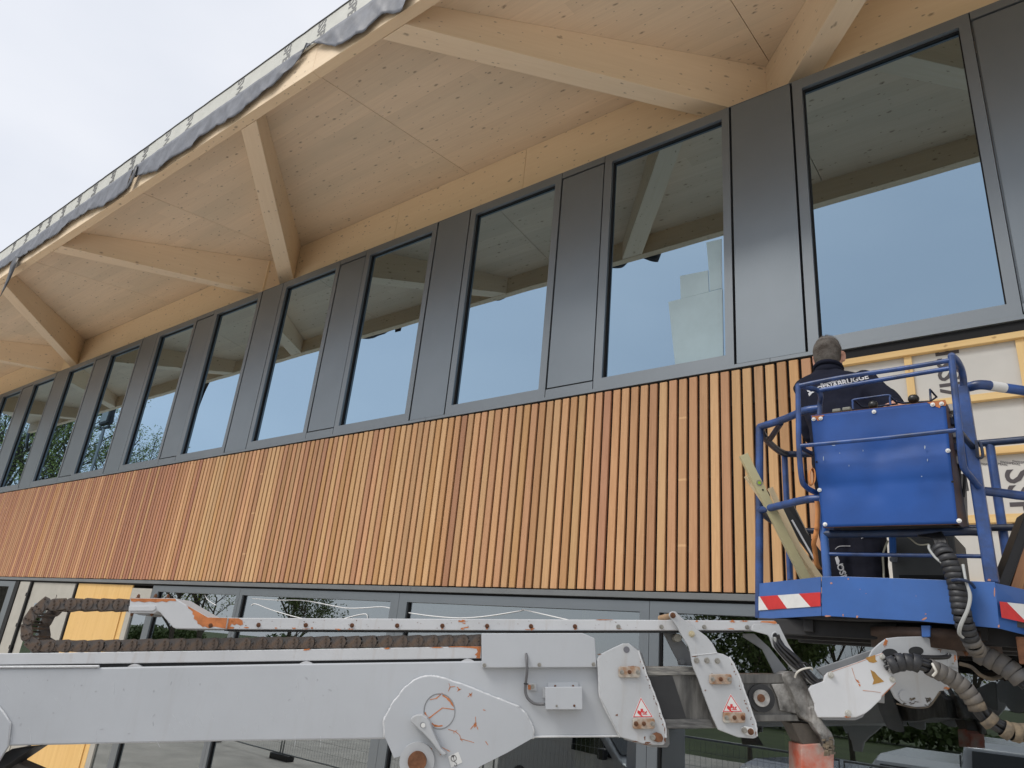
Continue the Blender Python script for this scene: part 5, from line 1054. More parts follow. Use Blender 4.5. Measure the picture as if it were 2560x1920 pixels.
# grey equipment case standing on the floor (fixed to the cage)
M_CASE = pmat('case_grey', (.075, .078, .078), rough=.6, var=.15, vscale=6)
P1 = onY(2222, 1340, 3.85); P2 = onY(2385, 1340, 3.85)
q = MB(); q.box((P1.x, 3.85, zk + .03), (P2.x, 4.2, P1.z)); LP(q.build('foot_control_case', M_CASE, bevel=.006))
q = MB(); q.box((P1.x + .03, 3.836, P1.z - .20), (P2.x - .0, 3.849, P1.z - .185)); LP(q.build('case_lid_gap', M_DARK))
q = MB(); q.prism([onY(*Dd(x, y), 3.82) for x, y in ((1228, -30), (1278, -20), (1282, 105), (1232, 105))], (0, .01, 0)); LP(q.build('blue_strap_plate', M_BLUE))
q = MB(); q.prism([onY(*Dd(x, y), 3.81) for x, y in ((1232, 125), (1288, 125), (1288, 160), (1245, 160), (1232, 148))], (0, .02, 0)); q.cyl(onY(*Dd(1262, 140), 3.81), (0, -.004, 0), .008, 12); LP(q.build('case_latch', pmat('latch', (.14, .15, .17), rough=.5)))
# --- hoses from the box, wrapped bundle over the kick plate
def wrapped(name, pts, r_, mats, pitch=.018, seg=16, gap=.85, par=None, inner=True, seed=0):
    """spiral hose wrap: overlapping conical rings along a path"""
    P = spl(pts, 14); 
    # resample
    out = [P[0]]; acc = 0
    for a, b_ in zip(P[:-1], P[1:]):
        d_ = (b_ - a).length; 
        while acc + d_ >= pitch:
            t = (pitch - acc) / d_; a = a.lerp(b_, t); out.append(a.copy()); d_ = (b_ - a).length; acc = 0
        acc += d_
    root = empty(name, LO); root.parent = lift; root.matrix_parent_inverse = Matrix.Translation(-LO)
    rr = random.Random(seed); n = len(out)
    for i in range(n - 1):
        a, b_ = out[i], out[i + 1]; t = (b_ - a).normalized(); side = t.cross(Vector((0, -1, 0))).normalized()
        tt = (t + side * .12 + Vector((rr.uniform(-.05, .05), rr.uniform(-.05, .05), 0))).normalized()
        ln = pitch * 1.02; q = MB(); k = rr.uniform(.97, 1.04)
        q.tube([a, a + tt * ln * .08, a + tt * ln * .9, a + tt * ln], [r_ * .90 * k, r_ * 1.0 * k, r_ * 1.03 * k, r_ * .86 * k], seg, cap=False)
        mm = mats[min(int(i / (n - 1) * len(mats)), len(mats) - 1)]
        if rr.random() > gap: continue
        o = q.build('wrap_turn', mm); o.parent = root; o.matrix_parent_inverse = Matrix.Translation(-LO)
    if inner:
        q = MB()
        for k in range(5):
            a = 2 * PI * k / 5; off = Vector((math.cos(a), .2, math.sin(a))) * r_ * .5
            q.tube([p + off for p in P[::3]], r_ * .34, 7)
        o = q.build('inner_hoses', M_HOSE); o['kind'] = 'stuff'; o.parent = root; o.matrix_parent_inverse = Matrix.Translation(-LO)
    return root
YW = 3.40
w1 = [onY(*Dd(1600, 55), 3.42), onY(*Dd(1650, 120), YW), onY(*Dd(1690, 210), YW), onY(*Dd(1725, 320), YW), onY(*Dd(1745, 440), YW), onY(*Dd(1770, 560), YW), onY(*Dd(1800, 660), 3.42), onY(*Dd(1850, 770), 3.46), onY(*Dd(1880, 800), 3.5)]
wrapped('hose_wrap', w1, .0335, [M_WRAP, M_WRAP, M_WRAP, M_WRAP, M_WRAPG], pitch=.0235, gap=.97, seed=4)
for k in range(11):
    x0 = 1140 + k * 45; sx = 1500 + k * 20
    TB_('control_hose', [onY(*E_(sx * .5 + x0 * .5 + 60, 1490), 3.52), onY(*E_(1450 + k * 16, 1540 + 3 * (10 - k)), 3.49), onY(*E_(1545 + k * 9, 1590), 3.45), onY(*Dd(1570 + k * 8, 30 + 2 * k), 3.43), onY(*Dd(1600 + k * 8, 90), 3.405)], .0062, M_HOSE, seg=8)
TB_('grey_cable', [onY(*E_(1280, 1545), 3.55), onY(*E_(1370, 1580), 3.53), onY(*E_(1440, 1632), 3.5), onY(*E_(1520, 1632), 3.46)], .0035, pmat('beige_cable', (.34, .33, .26), rough=.5), seg=6)
TB_('grey_cable', [onY(*Dd(1222, 5), 3.55), onY(*Dd(1195, 70), 3.56), onY(*Dd(1185, 120), 3.56), onY(*Dd(1190, 200), 3.56), onY(*Dd(1192, 275), 3.56)], .0045, pmat('beige_cable', (.34, .33, .26), rough=.5), seg=6)
TB_('grey_cable', [onY(*Dd(1520, 40), 3.43), onY(*Dd(1525, 70), 3.41), onY(*Dd(1570, 130), 3.39), onY(*Dd(1620, 170), 3.385)], .0055, M_GREYC, seg=7)
for k in range(2):
    TB_('grey_cable', [onY(*Dd(1765 + 5 * k, 180), 3.40), onY(*Dd(1790, 300), 3.37), onY(*Dd(1815 + 8 * k, 400), 3.36), onY(*Dd(1800 + 8 * k, 500), 3.355), onY(*Dd(1745 + 12 * k, 620), 3.36), onY(*Dd(1738 + 8 * k, 680), 3.38), onY(*Dd(1770, 710), 3.40)], .0052, M_GREYC, seg=7)
TB_('cable_loop', [onY(*Dd(1672, 300), 3.42), onY(*Dd(1700, 292), 3.36), onY(*Dd(1760, 290), 3.345), onY(*Dd(1820, 310), 3.38), onY(*Dd(1852, 345), 3.44)], .006, M_TUBD, seg=8)
# lower hose along the bracket, spiral wrapped, mud at its end
w2 = [onB(*Dd(1225, 915), .09), onB(*Dd(1300, 885), .10), onB(*Dd(1400, 885), .11), onB(*Dd(1500, 915), .12), onB(*Dd(1600, 955), .12), onB(*Dd(1700, 1010), .12), onB(*Dd(1780, 1075), .12), onB(*Dd(1840, 1150), .12), onB(*Dd(1890, 1240), .12), onB(*Dd(1960, 1310), .13), onB(*Dd(2050, 1365), .14), onB(*Dd(2150, 1400), .15), onB(*Dd(2300, 1390), .16)]
wrapped('hose_wrap', w2, .033, [M_WRAP, M_WRAP, M_WRAPG, M_WRAPG, M_WRAPG, M_MUD, M_MUD, M_MUD], pitch=.030, gap=.90, seed=9)
TB_('white_tie', [onB(*Dd(1548, 990), .155), onB(*Dd(1572, 960), .165), onB(*Dd(1560, 930), .165), onB(*Dd(1545, 900), .15)], .005, pmat('white_tie', (.6, .58, .52)), seg=6)
q = MB()
for k in range(4):
    a = onB(*Dd(1215 + k * 4, 885 + k * 22), .085); q.cyl(a, (onB(*Dd(1262 + k * 4, 900 + k * 14), .09) - a), .009, 10)
tag(LP(q.build('hose_fitting', pmat('steel_fitting', (.45, .45, .46), rough=.35, metal=.7))), kind='stuff')
w3 = [onY(*Dd(1870, 815), 3.62), onY(*Dd(1950, 850), 3.62), onY(*Dd(2050, 900), 3.62), onY(*Dd(2140, 960), 3.62), onY(*Dd(2260, 1060), 3.62)]
wrapped('hose_wrap', w3, .040, [M_WRAPG], pitch=.035, gap=1, seed=12)
TB_('thin_hose', [onB(*Dd(1745, 900), .03), onB(*Dd(1830, 925), .03), onB(*Dd(1900, 985), .03), onB(*Dd(1980, 1010), .03), onB(*Dd(2050, 985), .03)], .008, M_MUD, seg=8)
TB_('thin_hose', [onB(*Dd(1440, 850), .05), onB(*Dd(1560, 855), .05), onB(*Dd(1650, 850), .05), onB(*Dd(1670, 830), .05)], .009, M_HOSE, seg=8)
LB('under_bracket', (-.28, 3.56, 3.16), (-.25, 3.60, 3.26), M_RUST)
# ================================================================ THINGS IN THE CAGE
def beamlike(name, m, pa, Ya, pb, Yb2, w_, d_, label, cat, group=None, bevel=.001, roll=0.0):
    a = onY(*pa, Ya); b_ = onY(*pb, Yb2); ax = (b_ - a); L_ = ax.length; ax.normalize()
    v = (a - CP).normalized(); sx = ax.cross(v).normalized(); sy = ax.cross(sx).normalized()
    if roll: sx, sy = sx * math.cos(roll) + sy * math.sin(roll), sy * math.cos(roll) - sx * math.sin(roll)
    q = MB(); q.box((-w_ / 2, -d_ / 2, 0), (w_ / 2, d_ / 2, L_)); o = q.build(name, m, bevel=bevel)
    o.matrix_world = Matrix(((sx.x, sy.x, ax.x, a.x), (sx.y, sy.y, ax.y, a.y), (sx.z, sy.z, ax.z, a.z), (0, 0, 0, 1)))
    if label: tag(o, label, cat, group)
    return o
M_LVL = pmat('level_green', (.60, .54, .31), rough=.4, var=.1, vscale=8, coat=.3, fine=.1, streakcol=(.15, .14, .1))
lv = beamlike('spirit_level', M_LVL, (2018, 1455), 3.86, (1858, 1137), 3.62, .045, .028, 'long olive green spirit level leaning out over the cage rail', 'spirit level', roll=.35)
L_ = .9
q = MB(); q.cyl((0, .0145, lv.dimensions.z - .0), (0, .001, 0), .001, 4)
def lvpart(name, z, r_, m):
    q = MB(); q.cyl((-.004, -.0145, 0), (0, -.0015, 0), r_, 20); q.cyl((-.004, .0145, 0), (0, .0015, 0), r_, 20); o = q.build(name, m); o.parent = lv; o.location = (0, 0, z); return o
LZ = max(v.co.z for v in lv.data.vertices)
lvpart('vial_window', LZ - .165, .0155, pmat('vial_frame', (.30, .27, .22), rough=.5)); o = lvpart('vial', LZ - .165, .0085, pmat('vial_green', (.35, .55, .05), rough=.2)); o.scale = (1, 1.12, 1); o = lvpart('hang_hole', LZ - .205, .005, M_DARK)
M_LATH = woodmat('pale_lath', ((.86, .70, .45), (.80, .63, .39)), lam=0, axis=2, knots=.2, streakc=(.8, .66, .44))
beamlike('wooden_lath', M_LATH, (2050, 1450), 3.92, (1868, 1188), 3.68, .032, .030, 'longest pale wooden lath tucked behind the spirit level', 'lath', 'laths leaning in the cage', roll=.4)
beamlike('wooden_lath', M_LATH, (2036, 1452), 3.98, (1925, 1220), 3.86, .028, .022, 'shorter pale lath beside the green spirit level', 'lath', 'laths leaning in the cage', roll=.2)
beamlike('metal_profile', M_BLK, (2065, 1420), 4.05, (1952, 1268), 3.98, .055, .03, 'flat black metal profile leaning behind the laths', 'metal profile', 'black profiles in the cage', roll=.3)
beamlike('metal_profile', pmat('black_profile', (.03, .03, .033), rough=.35), (2062, 1440), 4.10, (1975, 1262), 4.04, .035, .03, 'black profile with a bright edge leaning behind the laths', 'metal profile', 'black profiles in the cage', roll=-.2)
beamlike('metal_rod', pmat('bare_steel', (.5, .5, .5), rough=.35, metal=.6), (2040, 1405), 3.93, (1980, 1300), 3.93, .010, .006, 'thin bright steel strip between the black profiles', 'steel strip')
# upright hardwood board behind the blue corner post
beamlike('timber_board', M_SLAT, (2074, 1450), 4.1, (2070, 1335), 4.1, .05, .02, 'short reddish hardwood board upright behind the blue cage post', 'board').color = (.5, .25, .11, 1)
# orange lashing strap
stp_ = empty('lashing_strap', onY(2030, 1200, 3.5), label='orange lashing strap looped over the cage rail beside the blue box', cat='strap')
M_STRAP = pmat('orange_webbing', (.66, .27, .09), rough=.8, var=.12, vscale=40, bump=.2, bscale=200)
def ribbon(name, pts, wdt, wdir, m, par, th=.002):
    P = spl(pts, 5); q = MB(); wd = Vector(wdir) * wdt / 2; vs_ = []; fs_ = []
    for p in P: vs_ += [p - wd, p + wd]
    for i in range(len(P) - 1): fs_.append((2 * i, 2 * i + 1, 2 * i + 3, 2 * i + 2))
    q.add(vs_, fs_, True); o = q.build(name, m); md = o.modifiers.new('t', 'SOLIDIFY'); md.thickness = th; o.parent = par; o.matrix_parent_inverse = Matrix.Translation(-par.location); return o
K = lambda x, y: (1840 + x / 6.9125, 1120 + y / 6.9125)
lp = []
for k in range(15):
    a = 2 * PI * k / 14; lp.append(onY(*K(1310 + 45 * math.cos(a), 500 + 135 * math.sin(a)), 3.50) + Vector((0, 0, 0)))
ribbon('strap_loop', lp, .035, (-.55, .85, 0), M_STRAP, stp_)
Kd = lambda x, y: (1980 + x / 6.9125, 1300 + y / 6.9125)
ribbon('strap_tail', [onY(*K(1400, 920), 3.47), onY(*K(1415, 1100), 3.47), onY(*K(1395, 1400), 3.47), onY(*Kd(440, 60), 3.48), onY(*Kd(410, 260), 3.48), onY(*Kd(375, 400), 3.50), onY(*Kd(395, 520), 3.53), onY(*Kd(420, 700), 3.56), onY(*Kd(450, 800), 3.58), onY(*Kd(500, 850), 3.6)], .022, (.95, .3, 0), M_STRAP, stp_)
# bundle of boards at the right edge of the cage
M_PROF = pmat('black_board', (.012, .011, .012), rough=.55, var=.3, vscale=4)
bd = [((2494, 1470), (2563, 1290), 'leftmost black board of the stack leaning in the right of the cage'), ((2502, 1468), (2572, 1285), 'second black board from the left leaning in the right of the cage'), ((2510, 1468), (2580, 1285), 'third black board, next to the red-brown slats in the cage')]
for k, (a, b_, lb) in enumerate(bd): beamlike('black_board', M_PROF, a, 3.75 + .03 * k, b_, 3.85 + .03 * k, .030, .10, lb, 'board', 'black boards leaning in the cage', roll=.25)
for k in range(5):
    o = beamlike('loose_slat', M_SLAT, (2527 + k * 9, 1478 + k * 2), 3.78 + .02 * k, (2590 + k * 9, 1280), 3.88 + .02 * k, .026, .07, ('red-brown slat touching the black boards at the right edge', 'second slat right of the black boards, at the frame edge', 'third slat right of the black boards, at the frame edge', 'fourth slat right of the black boards, cut by the frame edge', 'rearmost slat of the bundle, almost out of the frame')[k], 'slat', 'loose slats in the cage', roll=.25); o.color = ((.42, .22, .12, 1), (.5, .28, .14, 1), (.38, .2, .11, 1), (.52, .3, .15, 1), (.4, .21, .1, 1))[k]
# ================================================================ WORKER
man = empty('person', (-1.0, 4.15, zk + .03), label='worker in navy jacket and trousers seen from behind, standing in the blue cage', cat='person')
MO = man.location.copy()
def MPp(o, par=None):
    o.parent = par or man
    if par is None: o.matrix_parent_inverse = Matrix.Translation(-MO)
    return o
M_SKIN = pmat('skin', (.52, .27, .19), rough=.55, var=.12, vscale=12, bump=.08, bscale=90)
M_NAVY = pmat('navy_fleece', (.010, .012, .026), rough=.92, var=.25, vscale=9, bump=.35, bscale=7, spec=.25)
M_TROU = pmat('navy_trousers', (.012, .013, .024), rough=.9, var=.3, vscale=7, bump=.4, bscale=6, spec=.25)
M_HAIR = pmat('short_hair', (.085, .065, .05), rough=.85, col2=(.22, .21, .20), vscale=7, bump=1.0, bscale=160)
M_HAIRG = pmat('greying_hair', (.055, .043, .035), rough=.95, col2=(.15, .135, .12), vscale=16, bump=1.0, bscale=170)
def loft(mb, rings, seg=20):
    """rings: (center, ax, ay) with ax, ay half-axis vectors"""
    vs_ = []
    for c_, a_, b_ in rings:
        for k in range(seg):
            t = 2 * PI * k / seg; vs_.append(Vector(c_) + Vector(a_) * math.cos(t) + Vector(b_) * math.sin(t))
    fs_ = []
    for i in range(len(rings) - 1):
        for k in range(seg): fs_.append((i * seg + k, i * seg + (k + 1) % seg, (i + 1) * seg + (k + 1) % seg, (i + 1) * seg + k))
    fs_.append(tuple(range(seg))[::-1]); fs_.append(tuple(range((len(rings) - 1) * seg, len(rings) * seg)))
    mb.add(vs_, fs_, True)
def limb(mb, pts, rs, n=5, seg=14):
    P = spl(pts, n); R_ = []
    for i in range(len(pts) - 1):
        for k in range(n): R_.append(rs[i] + (rs[i + 1] - rs[i]) * k / n)
    R_.append(rs[-1]); mb.tube(P, R_, seg)
    mb.lathe(P[0] - (P[1] - P[0]).normalized() * rs[0] * .7, (P[1] - P[0]), [(rs[0] * .3, 0), (rs[0] * .8, rs[0] * .3), (rs[0], rs[0] * .75)], seg)
    mb.lathe(P[-1], (P[-1] - P[-2]), [(rs[-1], 0), (rs[-1] * .8, rs[-1] * .45), (rs[-1] * .3, rs[-1] * .75)], seg)
def remesh(o, v=.009, sm=6):
    md = o.modifiers.new('r', 'REMESH'); md.mode = 'VOXEL'; md.voxel_size = v; md.use_smooth_shade = True
    if sm: md = o.modifiers.new('s', 'SMOOTH'); md.iterations = sm; md.factor = .5
    return o
zf_ = zk + .03
HIP = Vector((-.958, 4.07, zf_ + .90)); NECK = Vector((-1.065, 4.22, zf_ + 1.43)); HEAD = onY(2071, 893, 4.25)
SHL = Vector((-1.20, 4.17, zf_ + 1.355)); SHR = Vector((-.835, 4.20, zf_ + 1.35))
ax_s = (SHR - SHL).normalized(); fw = Vector((.06, 1, .0)).normalized()
# shoulders measured: left outline px 2008 at y 990, right outline px 2187 at y 940
def torso(mb, g=0.0):
    r = []
    for t, w_, d_, lean in ((0, .165, .12, 0), (.12, .165, .118, .004), (.3, .160, .110, .02), (.5, .175, .115, .045), (.68, .195, .120, .075), (.82, .205, .112, .105), (.92, .175, .095, .125), (.98, .11, .078, .14), (1.03, .068, .066, .15)):
        c_ = HIP.lerp(NECK, t); c_ = Vector((HIP.x + (NECK.x - HIP.x) * t, HIP.y + (NECK.y - HIP.y) * (t ** 1.3), c_.z))
        r.append((c_, ax_s * (w_ + g), fw * (d_ + g)))
    loft(mb, r)
ELL = Vector((-1.175, 4.22, zf_ + 1.06)); WRL = Vector((-1.13, 4.45, zf_ + 1.06)); HAL = Vector((-1.10, 4.54, zf_ + 1.08))
ELR = Vector((-.70, 4.10, zf_ + 1.09)); WRR = Vector((-.66, 3.86, zf_ + 1.02)); HAR = Vector((-.665, 3.76, zf_ + 1.01))
WRR = onY(2236, 1012, 3.95); HAR = onY(2243, 1011, 3.87)
SLi, SRi = SHL + Vector((.03, 0, 0)), SHR + Vector((-.03, 0, 0))
# legs
def legs(mb, g=0):
    for s, fx in ((-1, -.066), (1, .062)):
        limb(mb, [HIP + Vector((s * .075, .0, -.02)), Vector((HIP.x + fx * 1.05 - .01, HIP.y + .01, zf_ + .48)), Vector((HIP.x + fx * 1.1, HIP.y - .01, zf_ + .08))], [.104 + g, .084 + g, .062 + g])
# body: one continuous figure
q = MB(); torso(q, -.018); legs(q, -.012)
limb(q, [SLi, ELL, WRL], [.052, .042, .028]); limb(q, [SRi, ELR, WRR], [.052, .042, .028])
limb(q, [NECK + Vector((0, -.01, -.03)), NECK + Vector((0, .0, .03)), HEAD + Vector((0, -.012, -.075))], [.062, .060, .060])
def headrings(g=0, top=.115, bot=-.10):
    r = []
    for t in (-.125, -.11, -.085, -.05, -.015, .02, .055, .085, .105, .117, .122):
        tt = t / .124; w_ = .077 * math.sqrt(max(1 - abs(tt) ** 2.6, .02)); d_ = .098 * math.sqrt(max(1 - abs(tt) ** 2.4, .02))
        if t < -.05: w_ *= .92; d_ *= .90
        r.append((HEAD + Vector((0, .012 if t < -.05 else 0, t)), Vector((w_ + g, 0, 0)), Vector((0, d_ + g, 0))))
    return r
loft(q, headrings(), 24)
# face (turned to the wall): nose, brow, chin
q.obox(HEAD + Vector((0, .102, -.015)), (.010, 0, 0), (0, .016, 0), (0, 0, .022)); q.obox(HEAD + Vector((0, .088, .022)), (.050, 0, 0), (0, .010, 0), (0, 0, .008)); q.obox(HEAD + Vector((0, .080, -.092)), (.022, 0, 0), (0, .016, 0), (0, 0, .014)); q.obox(HEAD + Vector((0, .094, -.058)), (.022, 0, 0), (0, .006, 0), (0, 0, .006))
for s in (-1, 1):   # ears
    e = HEAD + Vector((s * .079, .006, -.012)); P = []
    for k in range(9): a = -PI * .45 + PI * 1.35 * k / 8; P.append(e + Vector((s * (.004 + .009 * max(0, math.cos(a - .3))), -.014 * math.cos(a) * -1 - .01, .031 * math.sin(a))))
    q.tube(P, .0065, 8); q.obox(e + Vector((s * .001, 0, -.002)), (.004, 0, 0), (0, .011, 0), (0, 0, .022))
# hands: palm and five fingers
def hand(mb, W, Hd, up, side, curl):
    d_ = (Hd - W).normalized(); up = (up - d_ * up.dot(d_)).normalized(); sd_ = d_.cross(up) * side
    pc = W + d_ * .045; loft(mb, [(W, sd_ * .026, up * .02), (pc - d_ * .01, sd_ * .038, up * .015), (W + d_ * .085, sd_ * .041, up * .012), (W + d_ * .095, sd_ * .036, up * .010)], 14)
    for k, (o_, ln) in enumerate(((-.030, .070), (-.010, .078), (.011, .073), (.030, .058))):
        b0_ = W + d_ * .085 + sd_ * o_; p1 = b0_ + d_ * ln * .45 - up * ln * .12 * curl; p2 = p1 + d_ * ln * .25 - up * ln * .30 * curl; p3 = p2 + d_ * ln * .05 - up * ln * .28 * curl
        mb.tube([b0_, p1, p2, p3], [.0098, .009, .0082, .0065], 8)
    t0 = W + d_ * .03 - sd_ * .03; mb.tube([t0, t0 + d_ * .03 - sd_ * .022 - up * .008, t0 + d_ * .055 - sd_ * .024 - up * .018, t0 + d_ * .068 - sd_ * .018 - up * .026], [.012, .011, .0095, .0075], 8)
hand(q, WRL, HAL, Vector((0, -.2, 1)), 1, 1.0); hand(q, WRR, HAR, Vector((0, 0, 1)), -1, 1.3)
body = q.build('body', M_SKIN); remesh(body, .0055, 3); MPp(body)
# hair cap
q = MB(); r = [(c_ + Vector((0, -.007, .003)), a_ * 1.0 + a_.normalized() * .004, b_ + b_.normalized() * .002) for c_, a_, b_ in headrings()[5:]]
loft(q, r, 24)
r = [(HEAD + Vector((0, -.022, t)), Vector((w_, 0, 0)), Vector((0, d_, 0))) for t, w_, d_ in ((-.078, .052, .064), (-.06, .066, .074), (-.035, .074, .080), (0, .0795, .083), (.04, .080, .084), (.07, .072, .078))]
loft(q, r, 24)
hr_ = q.build('hair', M_HAIRG); remesh(hr_, .005, 2); MPp(hr_)
q = MB(); r2_ = random.Random(1)
loft(q, [(c_ + Vector((0, -.004, .006)), a_ * 1.035 + a_.normalized() * .004, b_ * 1.02 + b_.normalized() * .004) for c_, a_, b_ in headrings()[7:]], 24)
ht = q.build('hair_top', M_HAIR); remesh(ht, .005, 1); MPp(ht)
q = MB()
for k in range(3500):
    a = r2_.uniform(0, 2 * PI); rr = math.sqrt(r2_.random()); x, y = .074 * rr * math.cos(a), .094 * rr * math.sin(a); z = .122 * math.sqrt(max(0, 1 - (abs(rr)) ** 2.3)) + .002
    b0_ = HEAD + Vector((x, y - .004, z * .98)); d_ = Vector((x * 5 + r2_.uniform(-.5, .5), .25 + r2_.uniform(-.4, .4), 1.2)).normalized() * r2_.uniform(.010, .028)
    s_ = Vector((r2_.uniform(-1, 1), r2_.uniform(-1, 1), 0)).normalized() * .0011; q.add([b0_ - s_, b0_ + s_, b0_ + d_], [(0, 1, 2)])
o = q.build('hair_strands', M_HAIR); o['kind'] = 'stuff'; MPp(o)
# jacket
q = MB(); torso(q, .010)
limb(q, [SLi + Vector((.01, 0, -.01)), ELL, WRL - (WRL - ELL) * .06], [.074, .058, .045]); limb(q, [SRi + Vector((-.01, 0, -.01)), ELR, WRR - (WRR - ELR) * .12], [.082, .068, .046])
loft(q, [(HIP + Vector((0, .0, -.09)), ax_s * .172, fw * .128), (HIP + Vector((0, 0, .02)), ax_s * .178, fw * .13), (HIP + Vector((0, 0, .1)), ax_s * .172, fw * .125)])
jk = q.build('jacket', M_NAVY); remesh(jk, .008, 8)
tx = bpy.data.textures.new('cloth_folds', 'CLOUDS'); tx.noise_scale = .13; tx.noise_depth = 2
md = jk.modifiers.new('folds', 'DISPLACE'); md.texture = tx; md.strength = .022; md.mid_level = .5; md.texture_coords = 'LOCAL'
MPp(jk)
q = MB(); cpt = NECK + Vector((0, -.008, .02))
q.tube([cpt + Vector((.072 * math.cos(a), .074 * math.sin(a) + .004, .012 - .018 * math.sin(a))) for a in [2 * PI * k / 28 for k in range(28)]], .014, 10, closed=True)
loft(q, [(cpt + Vector((0, .002, -.03)), Vector((.082, 0, 0)), Vector((0, .082, 0))), (cpt + Vector((0, .004, .0)), Vector((.078, 0, 0)), Vector((0, .079, 0))), (cpt + Vector((0, .006, .012)), Vector((.073, 0, 0)), Vector((0, .074, -.01)))], 24)
MPp(q.build('collar', M_NAVY), jk); jk.children[0].matrix_parent_inverse = Matrix.Identity(4)
# trousers, boots
q = MB(); legs(q, .012); loft(q, [(HIP + Vector((0, 0, -.14)), ax_s * .165, fw * .125), (HIP + Vector((0, 0, -.02)), ax_s * .166, fw * .122), (HIP + Vector((0, 0, .05)), ax_s * .16, fw * .115)])
tr = q.build('trousers', M_TROU); remesh(tr, .009, 6)
md = tr.modifiers.new('folds', 'DISPLACE'); md.texture = tx; md.strength = .024; md.mid_level = .5; md.texture_coords = 'LOCAL'
MPp(tr)
for s, fx in ((-1, -.115), (1, .075)):
    x = HIP.x + fx * 1.1; q = MB(); loft(q, [((x, HIP.y - .005, zf_ + .14), (.055, 0, 0), (0, .06, 0)), ((x, HIP.y, zf_ + .07), (.052, 0, 0), (0, .075, 0)), ((x, HIP.y + .05, zf_ + .04), (.052, 0, 0), (0, .135, 0)), ((x, HIP.y + .05, zf_ + .0), (.052, 0, 0), (0, .14, 0))]); MPp(remesh(q.build('boot', M_BLK), .008, 3))
# printing on the back and the trouser leg, laid onto the cloth
from mathutils.bvhtree import BVHTree
M_JPR = pmat('jacket_print', (.50, .50, .52), rough=.7)
bpy.context.view_layer.update(); _dg = bpy.context.evaluated_depsgraph_get()
def cloth_tree(o):
    ev = o.evaluated_get(_dg); me = ev.to_mesh(); mw = ev.matrix_world
    t = BVHTree.FromPolygons([mw @ v.co for v in me.vertices], [tuple(p.vertices) for p in me.polygons]); ev.to_mesh_clear(); return t
TJ, TT = cloth_tree(jk), cloth_tree(tr)
def lay(o, tree, off=.0035):
    """drop every vertex onto the garment"""
    mw = o.matrix_world.copy(); im = mw.inverted()
    bm = bmesh.new(); bm.from_mesh(o.data); bmesh.ops.triangulate(bm, faces=bm.faces)
    for v in bm.verts:
        w_ = mw @ v.co; d_ = (w_ - CP).normalized(); h = tree.ray_cast(w_ - d_ * .8, d_, 2.0)
        if h[0] is not None: v.co = im @ (h[0] - d_ * off)
    bm.to_mesh(o.data); bm.free()
def garment_text(s, size, px, py, Y, xax, yax, tree, bold=.0):
    o = textmesh(s, size, 'printed_lettering', M_JPR, bold=bold, ext=.0)
    place(o, onY(px, py, Y), xax, yax); bpy.context.view_layer.update(); lay(o, tree)
    o.parent = man; o.matrix_parent_inverse = Matrix.Translation(-MO)
garment_text('OSNABRUGGE', .043, 2043, 979, 4.1, (1, -.02, .12), (-.12, 0, 1), TJ, bold=.0012)
garment_text('Bouwbedrijf', .027, 2052, 966, 4.1, (1, -.02, .14), (-.14, 0, 1), TJ)
def cloth_patch(name, q, tree):
    me = q.build(name, M_JPR); lay(me, tree); me.parent = man; me.matrix_parent_inverse = Matrix.Translation(-MO)
q = MB(); q.add([onY(x, y, 4.1) for x, y in ((2016, 972), (2038, 967), (2040, 978), (2030, 983), (2023, 991))], [(0, 1, 2, 3, 4)]); cloth_patch('printed_emblem', q, TJ)
garment_text('OSNABRUGGE', .044, 2091, 1412, 3.98, (.30, 0, -1), (1, 0, .30), TT, bold=.001)
garment_text('Bouwbedrijf', .020, 2100, 1409, 3.98, (.30, 0, -1), (1, 0, .30), TT)
q = MB(); q.add([onY(x, y, 3.98) for x, y in ((2087, 1394), (2094, 1390), (2099, 1402), (2097, 1412), (2092, 1411))], [(0, 1, 2, 3, 4)]); cloth_patch('printed_emblem', q, TT)
for pl in (((2088, 1373), (2095, 1367), (2105, 1365), (2126, 1365)), ((2153, 1346), (2160, 1343), (2170, 1342.5), (2182, 1343))):
    pp = spl([Vector((x, y, 0)) for x, y in pl], 5); q = MB(); vs_ = []
    for p_ in pp: vs_ += [onY(p_.x, p_.y - .9, 3.98), onY(p_.x, p_.y + .9, 3.98)]
    q.add(vs_, [(2 * i, 2 * i + 1, 2 * i + 3, 2 * i + 2) for i in range(len(pp) - 1)]); cloth_patch('reflective_piping', q, TT)
# ================================================================ GROUND AND SURROUNDINGS (seen mirrored in the glass)
M_PAVE = pmat('concrete_paving', (.66, .61, .54), rough=.9, var=.25, vscale=1.2, bump=.2, bscale=8, streak=.35, streakcol=(.22, .19, .15))
M_GRASS = pmat('grass', (.075, .105, .028), rough=.95, var=.45, vscale=.25, bump=.5, bscale=20)
m = MB(); m.add([(-900, -900, -.03), (900, -900, -.03), (900, 900, -.03), (-900, 900, -.03)], [(0, 1, 2, 3)]); tag(m.build('grass_field', M_GRASS), kind='structure')
m = MB(); m.box((-60, -20, -.025), (40, 60, 0)); tag(m.build('paved_yard', M_PAVE), kind='structure')
GYv = 2 * (Y0 + .055)
def MIR(px, py, Yv): P = onY(px, py, Yv); return Vector((P.x, GYv - Yv, P.z))
M_LEAF = pmat('spring_leaf', (.11, .16, .04), rough=.7, var=.5, vscale=2)
M_LEAF2 = pmat('fresh_leaf', (.34, .42, .10), rough=.7, var=.5, vscale=2)
M_BARK = pmat('bark', (.10, .085, .065), rough=.95, var=.4, vscale=6, bump=.6, bscale=12)
